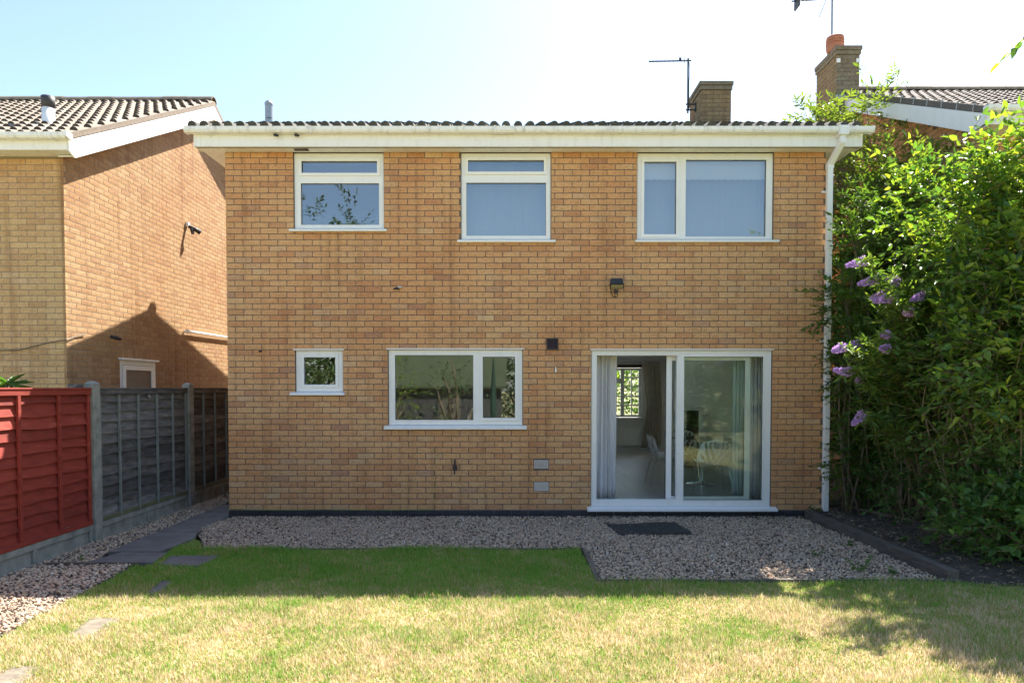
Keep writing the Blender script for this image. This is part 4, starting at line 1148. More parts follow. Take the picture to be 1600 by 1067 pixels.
# ================================================================== NEIGHBOURS
def neighbour(name, label, side, wx, vx, far, y_front, eave, apex, wallz, brick_f, brick_s, tile, pitch, gz=0.09):
    """side: -1 stands left (gable faces +X), +1 stands right (gable faces -X). wx wall plane, vx verge plane"""
    h = tag(empty(name), label, 'house')
    back = 2 * apex[0] - y_front
    lo, hi = (far, wx) if side < 0 else (wx, far)
    inset = 0.0026
    a, b = (lo, hi - inset) if side < 0 else (lo + inset, hi)
    rz = apex[1] - 0.13
    w = MB().prism([(y_front + inset, -0.05), (back, -0.05), (back, wallz), (apex[0], rz), (y_front + inset, wallz)], a, b, 'x')
    return h, w, back
TANL = (6.93 - 4.79) / (3.90 + 0.53)
lh, lw, lback = neighbour('neighbour_house', 'left neighbouring brick house with its sunlit gable and tiled roof', -1, -5.69, -5.45, -12.0, -0.19, (-0.53, 4.79), (3.90, 6.93), 4.63, 'brick_y', 'brick_s', 'tile', 0)
lwo = lw.build('wall', 'mortar_side', lh)
TOPL = lambda yy: 4.60 + (min(yy, 3.9) + 0.30) * TANL - max(0.0, yy - 3.9) * TANL
LWIN = (1.03, 2.07, 1.10, 2.105)
brick_wall(lwo, (-5.69, -0.195, 0), (0, 1, 0), (1, 0, 0), 7.2, 0.02, 96, [(LWIN[0] + 0.195, LWIN[1] + 0.195, LWIN[2], LWIN[3]), (LWIN[0] + 0.195, LWIN[1] + 0.195, 2.106, 2.265)], 'brick_s', 200,
           single_zone=lambda r: r[0] < 3.2 and 2.6 < r[2] < 4.6, top=lambda u: TOPL(u - 0.195), rough=0.0014)
brick_wall(lwo, (-8.19, -0.19, 0), (1, 0, 0), (0, -1, 0), 2.5, 0.02, 61, [], 'brick_y', 90, single_zone=lambda r: r[0] > 1.5 and r[2] > 1.5, top=lambda u: 4.60)
for k in range(14):   # soldier course over the side window
    v = brick_verts(0.065, 0.215)
    rotm = np.array(Matrix(((0, 1, 0), (-1, 0, 0), (0, 0, 1))).transposed())
    V = np.stack([-5.69 - v[:, 1], 1.03 + k * 0.0745 + v[:, 0], 2.112 + v[:, 2] * 0.69], -1)
    from_np('soldier_brick', V, BF, 'brick_s', lwo)
def side_window(parent, x, y0, y1, z0, z1, label):
    w = MB()
    def yz_ring(a0, a1, c0, c1, wd, xa, xb):
        m = MB().ring(a0, a1, c0, c1, wd, 0, 1)
        m.v = [(xa + (xb - xa) * v[1], v[0], v[2]) for v in m.v]
        return m
    o = yz_ring(y0, y1, z0, z1, 0.07, x - 0.09, x - 0.02).build('window', 'upvc', parent, 0.003); o['label'] = label
    yz_ring(y0 + 0.075, y1 - 0.075, z0 + 0.075, z1 - 0.075, 0.07, x - 0.07, x - 0.005).build('sash', 'upvc', o, 0.003)
    MB().box(x - 0.05, x - 0.044, y0 + 0.14, y1 - 0.14, z0 + 0.14, z1 - 0.14).build('pane', 'glass_d', o)
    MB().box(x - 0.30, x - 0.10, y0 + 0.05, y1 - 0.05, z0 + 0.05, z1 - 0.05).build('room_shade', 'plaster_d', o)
    MB().box(x - 0.06, x + 0.03, y0 - 0.03, y1 + 0.03, z1 + 0.001, z1 + 0.028).build('drip_strip', 'upvc', o, 0.003)
    return o
side_window(lh, -5.672, LWIN[0] + 0.003, LWIN[1] - 0.003, LWIN[2] + 0.003, LWIN[3] - 0.005, 'white side window above the fence')
ANG = math.atan(TANL)
lr = MB().prism([(-0.42, 4.80), (3.90, 6.89), (8.30, 4.76), (8.30, 4.70), (3.90, 6.83), (-0.42, 4.74)], -12.2, -5.47, 'x').build('roof', 'tile', lh)
tl = tile_mesh('roof_tile', 'tile', 'shaded_tile_end')
lay_tiles(lr, tl, -5.447 - 15 * 0.302, 15, -0.53, 4.755, ANG, 15, 0.336, set(range(15)))
ridge_tiles(lr, -10.0, -5.45, 3.90, 6.95)
def barge(h, x0, x1, poly, vpoly, vmat, sof):
    o = MB().prism(poly, x0, x1, 'x').build('barge_board', 'upvc', h, 0.003)
    MB().prism(vpoly, x0 - 0.004, x1 + 0.004, 'x').build('verge_mortar', vmat, h)
    return o
barge(lh, -5.475, -5.452, [(-0.45, 4.735), (-0.45, 4.605), (-0.325, 4.555), (3.90, 6.60), (8.1, 4.57), (8.1, 4.72), (3.90, 6.845)],
      [(-0.46, 4.745), (3.90, 6.85), (8.2, 4.75), (8.2, 4.80), (3.90, 6.925), (-0.47, 4.815)], 'verge', None)
MB().prism([(-0.30, 4.58), (3.90, 6.61), (8.1, 4.58), (8.1, 4.595), (3.90, 6.625), (-0.30, 4.595)], -5.688, -5.476, 'x').build('gable_soffit', 'soffit', lh)
lf = MB().box(-12.0, -5.478, -0.45, -0.43, 4.617, 4.80).build('fascia', 'upvc_d', lh, 0.003)
MB().box(-12.0, -5.478, -0.428, -0.19, 4.618, 4.63).build('soffit', 'soffit', lh)
gutter(lh, -12.0, -5.44, -0.565, 4.80, [-6.6, -5.62])
MB().prism([(-0.575, 4.805), (-0.575, 4.745), (-0.455, 4.72), (-0.455, 4.805)], -5.439, -5.405, 'x').build('gutter_end', 'upvc', lh)
lfl = MB().lathe([(0.078, 0), (0.078, 0.62)], (-6.28, 0.45, 4.85), 18).build('flue_pipe', 'upvc', lh, 0, True)
MB().lathe([(0.083, 0), (0.086, 0.15), (0.07, 0.155)], (-6.28, 0.45, 5.472), 18).build('flue_cowl', 'dark_metal', lfl, 0, True)
# wall fittings on the sunlit gable
cam_l = MB().box(-5.69, -5.64, 3.18, 3.26, 4.50, 4.58).build('security_light', 'upvc', lh, 0.006); cam_l['label'] = 'small security light on the sunlit gable'
MB().tube([(-5.65, 3.22, 4.51), (-5.55, 3.25, 4.46), (-5.50, 3.32, 4.43)], [0.03, 0.035, 0.045], 10).build('lamp_head', 'black', cam_l)
MB().tube([(-5.60, 3.23, 4.47), (-5.57, 3.20, 4.38)], [0.035, 0.028], 10).build('sensor', 'black', cam_l)
wp = MB().tube([(-5.67, 3.05, 2.67), (-5.64, 3.12, 2.675), (-5.64, 5.6, 2.70)], 0.022, 8).build('waste_pipe', 'upvc', lh); wp['label'] = 'white waste pipe running along the sunlit gable'
MB().tube([(-5.63, 3.05, 2.70), (-5.62, 3.05, 2.64)], 0.03, 8).build('pipe_elbow', 'upvc', wp)
MB().tube([(-5.69, 0.80, 2.42), (-5.62, 0.84, 2.40), (-5.60, 0.90, 2.385)], [0.02, 0.03, 0.02], 8).build('vent_pipe', 'black', lh)
MB().tube([(-8.1, -0.205, 2.17), (-7.0, -0.205, 2.16), (-6.3, -0.205, 2.17), (-5.9, -0.205, 2.27), (-5.675, -0.21, 2.30), (-5.672, 0.0, 2.37), (-5.674, 0.18, 2.40)], 0.006, 5).build('cable', 'cable_k', lh)

TANR = (7.05 - 5.10) / (3.74 + 0.47)
rh, rw, rback = neighbour('neighbour_house', 'right neighbouring brick house with grey tiled roof, half hidden by shrubs', 1, 6.05, 5.85, 12.0, -0.05, (-0.47, 5.10), (3.74, 7.05), 5.0, 'brick', 'brick', 'tile_r', 0)
rwo = rw.build('wall', 'mortar', rh)
TOPR = lambda yy: 4.96 + (min(yy, 3.74) + 0.10) * TANR - max(0, yy - 3.74) * TANR
brick_wall(rwo, (6.05, 7.0, 0), (0, -1, 0), (-1, 0, 0), 7.05, 2.02, 70, [], 'brick', 200, single_zone=lambda r: r[2] > 4.4, top=lambda u: TOPR(7.0 - u))
brick_wall(rwo, (6.05, -0.05, 0), (1, 0, 0), (0, -1, 0), 2.2, 2.02, 40, [(0.75, 2.1, 3.6, 4.9)], 'brick', 40, top=lambda u: 5.0)
rr = MB().prism([(-0.40, 5.09), (3.74, 7.01), (7.94, 5.065), (7.94, 5.0), (3.74, 6.94), (-0.40, 5.03)], 5.87, 12.2, 'x').build('roof', 'tile_r', rh)
tr_ = tile_mesh('roof_tile', 'tile_r', 'shaded_tile_end')
lay_tiles(rr, tr_, 5.865, 12, -0.47, 5.055, math.atan(TANR), 14, 0.336, set(range(14)))
ridge_tiles(rr, 6.2, 10.2, 3.74, 7.07)
barge(rh, 5.852, 5.875, [(-0.44, 5.06), (-0.44, 4.96), (-0.13, 4.94), (3.74, 6.74), (7.7, 4.9), (7.7, 5.05), (3.74, 6.955)],
      [(-0.46, 5.065), (3.74, 6.96), (7.9, 5.06), (7.9, 5.12), (3.74, 7.06), (-0.47, 5.14)], 'verge_d', None)
for k in range(11):
    y = -0.2 + k * 0.34
    z = 5.14 + (y + 0.47) * TANR
    MB().add([(5.842, y, z + 0.02), (5.842, y + 0.02, z + 0.025), (5.842, y + 0.045, z - 0.075), (5.842, y + 0.03, z - 0.08), (5.862, y, z + 0.02), (5.862, y + 0.02, z + 0.025), (5.862, y + 0.045, z - 0.075), (5.862, y + 0.03, z - 0.08)],
             [(0, 1, 2, 3), (4, 7, 6, 5), (0, 4, 5, 1), (1, 5, 6, 2), (2, 6, 7, 3), (3, 7, 4, 0)]).build('tile_clip', 'lead', rh)
MB().prism([(-0.10, 4.955), (3.74, 6.75), (7.6, 4.955), (7.6, 4.97), (3.74, 6.765), (-0.10, 4.97)], 5.876, 6.048, 'x').build('gable_soffit', 'soffit', rh)
MB().box(5.876, 12.0, -0.44, -0.42, 4.93, 5.08).build('fascia', 'upvc_d', rh, 0.003)
MB().box(5.876, 12.0, -0.418, -0.05, 4.932, 4.944).build('soffit', 'soffit', rh)
gutter(rh, 5.80, 12.0, -0.555, 5.135, [6.3, 7.2])
rwn = MB().ring(6.81, 8.14, 3.61, 4.90, 0.07, -0.04, 0.02).build('window', 'upvc', rh, 0.003); rwn['label'] = 'white window frame glimpsed through the leaves'
MB().box(6.88, 8.07, -0.01, -0.004, 3.68, 4.83).build('pane', 'glass_d', rwn)
# its chimney
RX0, RX1, RY0, RY1 = 5.70, 6.10, 3.36, 4.20
rc = MB().box(RX0 + 0.005, RX1 - 0.005, RY0 + 0.005, RY1 - 0.005, 5.0, 7.53).build('chimney', 'mortar', rh)
brick_wall(rc, (RX0, RY0, 0), (1, 0, 0), (0, -1, 0), RX1 - RX0, 6.78, 10, [], 'brick_l', 12, part='chimney_brick')
brick_wall(rc, (RX0, RY1, 0), (0, -1, 0), (-1, 0, 0), RY1 - RY0, 5.28, 30, [], 'brick_g', 30, part='chimney_brick')
MB().box(RX0 - 0.02, RX1 + 0.02, RY0 - 0.02, RY1 + 0.02, 7.532, 7.60).box(RX0 - 0.03, RX1 + 0.035, RY0 - 0.035, RY1 + 0.035, 7.604, 7.675).build('chimney_cap', 'brick_l', rc, 0.008)
MB().box(RX0 - 0.01, RX1 + 0.05, RY0 - 0.03, RY0 - 0.002, 6.74, 6.83).build('flashing', 'lead', rc)
for x in (RX0 - 0.005, RX1 - 0.06):
    MB().box(x, x + 0.065, RY0 - 0.008, RY0 - 0.001, 7.39, 7.46).build('mortar_patch', 'upvc', rc)
pot = MB().lathe([(0.13, 0), (0.15, 0.05), (0.15, 0.10), (0.155, 0.105), (0.155, 0.12), (0.14, 0.125), (0.14, 0.145), (0.155, 0.15), (0.155, 0.165), (0.14, 0.17), (0.14, 0.19), (0.155, 0.195), (0.155, 0.21), (0.14, 0.215), (0.14, 0.235), (0.15, 0.24), (0.145, 0.265), (0.10, 0.29)], (5.78, 3.62, 7.68), 24).build('chimney_pot', 'terracotta', rh)
pot['label'] = 'ribbed terracotta chimney pot'
ra = MB().tube([(5.80, 3.80, 7.5), (5.80, 3.80, 9.1)], 0.02, 8).build('aerial_mast', 'grey_metal', rh)
MB().tube([(5.86, 3.78, 8.72), (4.95, 3.5, 8.52)], 0.012, 6).build('aerial_boom', 'dark_metal', ra)
MB().box(5.03, 5.06, 3.40, 3.60, 8.40, 8.62).build('reflector', 'dark_metal', ra)
for k in range(8):
    t = k / 7
    MB().tube([(5.10 + t * 0.55, 3.44 + t * 0.2, 8.50 + t * 0.15), (5.08 + t * 0.55, 3.60 + t * 0.2, 8.60 + t * 0.15)], 0.004, 5).build('aerial_element', 'grey_metal', ra)
MB().tube([(5.62, 3.6, 8.65), (5.42, 3.45, 8.22)], 0.008, 5).build('aerial_arm', 'grey_metal', ra)

# ================================================================== FENCE
FXX = -4.60
fence = tag(empty('garden_fence', (0, 0, 0)), 'lap panel fence on the left, one bay stained red, the rest weathered grey', 'fence')
def fence_panel(label, y0, y1, battens, mat, bmat, rail, nb=12, z0=0.20, z1=1.68, bw=0.028):
    p = empty('fence_panel', (FXX, (y0 + y1) / 2, z0)); p.parent = fence; p['label'] = label
    L = y1 - y0
    h = (z1 - z0 - 0.06) / nb   # each board laps over the one below
    for k in range(nb):
        n = 14; vs = []
        zb = k * h + 0.035; zt = zb + h + 0.035
        ph = random.uniform(0, 6)
        for i in range(n + 1):
            t = i / n; y = -L / 2 + L * t
            wv = 0.010 * math.sin(ph + t * 7) + 0.006 * math.sin(ph * 3 + t * 17) + random.uniform(-0.003, 0.003)
            vs += [(-0.030 + 0.030, y, zb + wv), (-0.030 - 0.004, y, zt), (-0.044, y, zt), (-0.016, y, zb + wv)]
        fs = [(0, 1, 2, 3), tuple(n * 4 + q for q in (3, 2, 1, 0))]
        for i in range(n):
            for q in range(4):
                r_ = (q + 1) % 4
                fs.append((i * 4 + q, i * 4 + r_, (i + 1) * 4 + r_, (i + 1) * 4 + q))
        MB().add(vs, fs).build('board', mat, p)
    for y in battens:
        yl = y - (y0 + y1) / 2
        MB().box(-0.004, 0.022, yl - bw / 2, yl + bw / 2, 0.0, z1 - z0 - 0.065).build('batten', bmat, p, 0.003)
    MB().box(-0.025, 0.022, -L / 2, L / 2, z1 - z0 - 0.062, z1 - z0 - 0.008).build('top_rail', mat, p, 0.004)
    MB().box(-0.05, 0.030, -L / 2, L / 2, z1 - z0 - 0.007, z1 - z0 + 0.012).build('capping', mat if rail != 'mossrail' else 'greywood', p, 0.004)
    MB().box(-0.020, 0.018, -L / 2, L / 2, -0.002, 0.045).build('bottom_rail', rail, p, 0.004)
    return p
fence_panel('red stained lap fence panel with a patch of sun', -3.42, -1.56, (-3.24, -2.69, -2.10, -1.60), 'redwood', 'redwood', 'redwood', bw=0.04)
fence_panel('red stained lap fence panel reaching out of the picture', -5.42, -3.56, (-5.30, -4.75, -4.20, -3.62), 'redwood', 'redwood', 'redwood', bw=0.04)
fence_panel('weathered grey lap fence panel between the two concrete posts', -1.42, 0.74, (-1.39, -0.994, -0.568, -0.111, 0.315, 0.70), 'greywood', 'batten', 'mossrail')
fence_panel('dark grey lap fence panel beyond the second post, deep in shade', 0.89, 3.05, (0.92, 1.28, 1.69, 2.11, 2.6), 'greywood', 'batten', 'mossrail')
for y0, y1, lab in ((-3.55, -3.43, 'concrete fence post between the two red panels'), (-1.555, -1.425, 'near concrete fence post between red and grey panels'), (0.745, 0.885, 'second concrete fence post, between the grey panels'), (3.06, 3.18, 'last concrete fence post at the back of the side path')):
    po = MB().prism([(-4.56, y0), (-4.56, y1), (-4.66, y1), (-4.66, y0)], -0.3, 1.735, 'z').add([(-4.555, y0, 1.735), (-4.555, y1, 1.735), (-4.66, y1, 1.735), (-4.66, y0, 1.735), (-4.59, (y0 + y1) / 2 - 0.03, 1.765), (-4.59, (y0 + y1) / 2 + 0.03, 1.765), (-4.63, (y0 + y1) / 2 + 0.03, 1.765), (-4.63, (y0 + y1) / 2 - 0.03, 1.765)], [(4, 5, 6, 7), (0, 1, 5, 4), (1, 2, 6, 5), (2, 3, 7, 6), (3, 0, 4, 7)]).build('fence_post', 'concrete', fence, 0.004)
    po['label'] = lab
for y0, y1, lab in ((-5.42, -3.56, 'concrete gravel board out of the picture under a red panel'), (-3.425, -1.56, 'concrete gravel board under the red fence panel'), (-1.42, 0.74, 'concrete gravel board under the weathered grey panel'), (0.89, 3.05, 'concrete gravel board under the farthest dark panel')):
    gb = empty('gravel_board', (FXX, (y0 + y1) / 2, -0.03)); gb.parent = fence; gb['label'] = lab
    L = (y1 - y0) / 2
    MB().box(-0.035, -0.005, -L, L, -0.05, 0.226).build('panel', 'concrete', gb)
    f = MB().box(-0.004, 0.014, -L, L, 0.165, 0.226).box(-0.004, 0.014, -L, L, -0.05, 0.035)
    for y in (-L, -0.04, L - 0.06): f.box(-0.004, 0.014, y, y + 0.06, 0.036, 0.164)
    f.build('raised_border', 'concrete', gb, 0.003)
tag(MB().box(-0.001, 0.002, -0.03, 0.03, -0.02, 0.02).build('label_tag', 'grey_metal', None), 'small metal tag nailed near the top of the grey fence panel', 'tag').location = (-4.575, -0.33, 1.585)
bpy.data.objects['label_tag'].name = 'metal_tag'
bpy.data.objects['metal_tag'].rotation_euler = (R(-30), 0, 0)
tag(MB().box(-4.79, -4.69, -1.64, -1.52, 0.0, 1.73).build('timber_post', 'greywood', None, 0.006), 'old timber post standing just behind the near concrete post', 'post')

# ================================================================== PLANTS
LEAFF = np.array([(0, 4, 5, 3), (0, 3, 2, 1)], dtype=np.int32)
def leaf_mesh(name, P, A, Nn, L, W, mat, parent, droop=0.15):
    n = len(P)
    A = A / (np.linalg.norm(A, axis=1)[:, None] + 1e-9)
    S = np.cross(A, Nn); S /= (np.linalg.norm(S, axis=1)[:, None] + 1e-9)
    Nn = np.cross(S, A)
    V = np.zeros((n, 6, 3))
    l = L[:, None]; w = W[:, None]
    V[:, 0] = P
    V[:, 1] = P + A * l * 0.30 + S * w * 0.48 + Nn * w * 0.16
    V[:, 2] = P + A * l * 0.70 + S * w * 0.36 + Nn * w * 0.10 - Nn * l * droop * 0.4
    V[:, 3] = P + A * l - Nn * l * droop
    V[:, 4] = P + A * l * 0.30 - S * w * 0.48 + Nn * w * 0.16
    V[:, 5] = P + A * l * 0.70 - S * w * 0.36 + Nn * w * 0.10 - Nn * l * droop * 0.4
    f = np.array([(0, 4, 5, 3), (0, 3, 2, 1)], dtype=np.int32)
    F = (f[None] + (np.arange(n) * 6)[:, None, None]).reshape(-1, 4)
    o = from_np(name, V.reshape(-1, 3), F, mat, parent, True)
    o['kind'] = 'stuff'
    return o
def unit(v): return v / (np.linalg.norm(v, axis=-1, keepdims=True) + 1e-9)
def twigs_in(blobs, n, shell=(0.55, 1.05), up=0.35, lmin=0.18, lmax=0.4, bias=None):
    """twig roots and directions spread through a set of ellipsoids, denser near their surface"""
    vol = np.array([b[3] * b[4] * b[5] for b in blobs]) ** (2 / 3.)
    k = RNG.choice(len(blobs), n, p=vol / vol.sum())
    B = np.array(blobs)[k]
    d = unit(RNG.normal(size=(n, 3)))
    r = RNG.uniform(shell[0], shell[1], n) ** 0.8
    # uneven outline: lumps that stick out and hollows
    lump = 1 + 0.22 * np.sin(d[:, 0] * 5 + k * 2.1) * np.sin(d[:, 1] * 6 + 1.3 * k) + 0.14 * np.sin(d[:, 2] * 11 + d[:, 0] * 7)
    P = B[:, :3] + d * B[:, 3:6] * (r * lump)[:, None]
    D = unit(d + np.array([0, 0, up]) + RNG.normal(scale=0.45, size=(n, 3)))
    if bias is not None: D = unit(D + np.array(bias))
    L = RNG.uniform(lmin, lmax, n)
    return P, D, L
def foliage(name, mat, parent, P, D, TL, per, lsize, ratio, spread=0.9, pinnate=False, droop=0.15, flat=0.8):
    """pairs of leaves along each twig"""
    n = len(P)
    t = np.tile(np.linspace(0.12, 1.0, per)[None], (n, 1)) + RNG.uniform(-0.05, 0.05, (n, per))
    sag = -0.25 * (t ** 2) * TL[:, None]
    Q = P[:, None] + D[:, None] * (t * TL[:, None])[..., None]
    Q[..., 2] += sag
    side = unit(np.cross(D, np.array([0, 0, 1.0]) + RNG.normal(scale=0.25, size=(n, 3))))
    sgn = np.where(np.arange(per) % 2 == 0, 1.0, -1.0)[None] * np.ones((n, 1))
    if not pinnate:
        side = np.repeat(side[:, None], per, 1) + RNG.normal(scale=0.5, size=(n, per, 3))
    else:
        side = np.repeat(side[:, None], per, 1)
    A = unit(D[:, None] * 0.65 + side * sgn[..., None] * spread + RNG.normal(scale=0.18, size=(n, per, 3)))
    A[:, -1] = unit(D + RNG.normal(scale=0.15, size=(n, 3)))
    Nn = unit(np.array([0, 0, 1.0]) * flat + RNG.normal(scale=0.45, size=(n, per, 3)))
    Ls = RNG.uniform(lsize * 0.6, lsize * 1.2, (n, per))
    Ws = Ls * ratio * RNG.uniform(0.8, 1.15, (n, per))
    return leaf_mesh(name, Q.reshape(-1, 3), A.reshape(-1, 3), Nn.reshape(-1, 3), Ls.ravel(), Ws.ravel(), mat, parent, droop)
def twig_mesh(name, P, D, TL, r, mat, parent):
    """three-sided twigs"""
    n = len(P)
    a = unit(np.cross(D, np.array([0.3, 0.2, 1.0]))); b = np.cross(D, a)
    E = P + D * TL[:, None]; E[:, 2] -= 0.25 * TL
    V = np.zeros((n, 6, 3))
    for k in range(3):
        t = 2 * math.pi * k / 3
        o = a * math.cos(t) + b * math.sin(t)
        V[:, k] = P + o * r; V[:, 3 + k] = E + o * r * 0.4
    f = np.array([(0, 1, 4, 3), (1, 2, 5, 4), (2, 0, 3, 5)], dtype=np.int32)
    F = (f[None] + (np.arange(n) * 6)[:, None, None]).reshape(-1, 4)
    o = from_np(name, V.reshape(-1, 3), F, mat, parent); o['kind'] = 'stuff'
def stems(name, base, tips, r0, r1, mat, parent, bend=0.25, sides=6, spread=0.15, seg=6):
    mb = MB()
    for tp_ in tips:
        b = Vector(base) + Vector((random.uniform(-spread, spread), random.uniform(-spread, spread), 0))
        e = Vector(tp_)
        off = Vector((random.uniform(-bend, bend), random.uniform(-bend, bend), random.uniform(0, bend)))
        pts = []; rr_ = []
        for i in range(seg + 1):
            t = i / seg
            p = b.lerp(e, t) + off * math.sin(math.pi * t) + Vector((random.uniform(-1, 1), random.uniform(-1, 1), 0)) * 0.02
            pts.append(p); rr_.append(r0 + (r1 - r0) * t)
        mb.tube(pts, rr_, sides)
    return mb.build(name, mat, parent, 0, True)
def shrub(name, label, cat, base, blobs, ntwig, per, lsize, ratio, lmat, smat='bark', nst=14, r0=0.02, shell=(0.5, 1.05), up=0.35, lmin=0.18, lmax=0.4, pinnate=False, spread=0.9, group=None, droop=0.15, bias=None, stem_spread=0.15, flat=0.8):
    h = tag(empty(name, base), label, cat, group)
    P, D, TL = twigs_in(blobs, ntwig, shell, up, lmin, lmax, bias)
    ok = P[:, 2] > 0.06
    P, D, TL = P[ok], D[ok], TL[ok]
    off = np.array(base)
    foliage('foliage', lmat, h, P - off, D, TL, per, lsize, ratio, spread, pinnate, droop, flat)
    twig_mesh('twigs', P - off, D, TL, 0.003, smat, h)
    tips = [tuple(P[i] - off) for i in RNG.choice(len(P), nst)]
    stems('stem', (0, 0, 0), tips, r0, 0.005, smat, h, 0.25, 6, stem_spread)
    return h, P
# dark tall shrub against the house end
shrub('evergreen_shrub', 'tall dark green shrub filling the gap beside the downpipe', 'shrub', (5.0, 0.7, 0.08),
      [(5.15, 0.6, 3.5, 0.80, 0.7, 1.2), (5.0, 0.5, 2.2, 0.78, 0.75, 1.3), (4.9, 0.35, 0.95, 0.68, 0.75, 0.9), (5.6, 1.0, 3.1, 0.8, 0.9, 1.7), (5.7, 0.5, 1.5, 0.7, 0.8, 1.5)], 5200, 9, 0.075, 0.42, 'leaf_dark', shell=(0.25, 1.0), nst=26, r0=0.025)
shrub('evergreen_shrub', 'loose dark sprays of leaves hanging across the white downpipe', 'shrub', (4.42, -0.25, 0.08),
      [(4.20, -0.30, 2.75, 0.30, 0.16, 0.45), (4.30, -0.32, 1.95, 0.28, 0.18, 0.5), (4.33, -0.28, 0.9, 0.24, 0.16, 0.6), (4.42, -0.25, 3.6, 0.24, 0.18, 0.55)], 520, 9, 0.075, 0.42, 'leaf_dark', shell=(0.1, 1.0), nst=10, r0=0.012, lmin=0.14, lmax=0.34)
# elder rising behind the roof corner
shrub('elder_tree', 'light green elder with feathery leaves rising above the roof corner', 'tree', (5.25, 1.5, 0.08),
      [(5.0, 1.9, 5.65, 0.55, 0.6, 0.42), (5.35, 1.6, 4.95, 0.6, 0.6, 0.55), (4.75, 2.1, 5.95, 0.35, 0.3, 0.25), (5.7, 2.0, 6.0, 0.35, 0.4, 0.45), (5.2, 1.0, 4.3, 0.65, 0.6, 0.6), (5.6, 0.6, 4.45, 0.6, 0.5, 0.5)], 620, 9, 0.10, 0.36, 'leaf_elder', shell=(0.2, 1.1), nst=16, r0=0.03, lmin=0.22, lmax=0.36, pinnate=True, spread=1.1)
# large bright shrub
shrub('tall_shrub', 'large sunlit green shrub at the right edge, taller than the upper windows', 'shrub', (5.3, -1.3, 0.08),
      [(5.02, -1.85, 3.20, 0.60, 0.65, 0.66), (5.75, -1.8, 3.25, 0.85, 0.8, 0.75), (5.2, -2.3, 2.5, 0.65, 0.65, 0.75), (5.10, -1.75, 2.25, 0.50, 0.5, 0.6), (5.9, -2.2, 2.2, 0.8, 0.9, 1.0), (4.75, -2.5, 2.05, 0.42, 0.45, 0.5), (4.58, -1.8, 3.60, 0.42, 0.45, 0.42), (5.35, -2.0, 3.95, 0.5, 0.5, 0.36)], 1950, 11, 0.095, 0.5, 'leaf_mid', shell=(0.3, 1.12), nst=26, r0=0.022, lmin=0.25, lmax=0.6)
shrub('leafy_shrub', 'mid green shrub with drooping sprays below the tall right hand shrub', 'shrub', (5.2, -1.7, 0.08),
      [(4.85, -1.55, 1.35, 0.5, 0.4, 0.45), (5.25, -2.0, 1.75, 0.55, 0.5, 0.45), (5.1, -1.9, 0.85, 0.5, 0.4, 0.4)], 420, 9, 0.085, 0.45, 'leaf_bud', 'twig', shell=(0.3, 1.1), nst=14, r0=0.010, lmin=0.2, lmax=0.45)
# lower, thinner shrub with bare stems
shrub('leafy_shrub', 'thin yellow green shrub with bare pale stems near the right edge', 'shrub', (5.05, -2.0, 0.08),
      [(4.95, -2.15, 1.65, 0.5, 0.45, 0.45), (5.15, -2.4, 1.25, 0.45, 0.4, 0.45), (4.6, -1.75, 1.95, 0.42, 0.4, 0.30)], 330, 8, 0.085, 0.42, 'leaf_bud', 'twig', shell=(0.2, 1.1), nst=34, r0=0.011, stem_spread=0.3)
# low bramble
shrub('bramble_plant', 'low dark green bramble by the bottom right corner of the bed', 'plant', (4.75, -2.75, 0.05),
      [(4.55, -2.55, 0.42, 0.38, 0.4, 0.32), (4.85, -2.9, 0.40, 0.42, 0.35, 0.36), (4.95, -2.4, 0.7, 0.4, 0.4, 0.4)], 480, 7, 0.085, 0.62, 'leaf_low', 'twig', shell=(0.3, 1.05), nst=20, r0=0.006, lmin=0.12, lmax=0.25)
shrub('bramble_plant', 'low dark leaves growing under the buddleja near the sleeper', 'plant', (4.75, -0.9, 0.08),
      [(4.75, -0.75, 0.5, 0.35, 0.4, 0.42), (5.15, -1.2, 0.55, 0.45, 0.4, 0.5), (5.3, -0.4, 0.9, 0.5, 0.4, 0.7)], 420, 7, 0.08, 0.5, 'leaf_low', 'twig', shell=(0.2, 1.05), nst=16, r0=0.006, lmin=0.14, lmax=0.3)

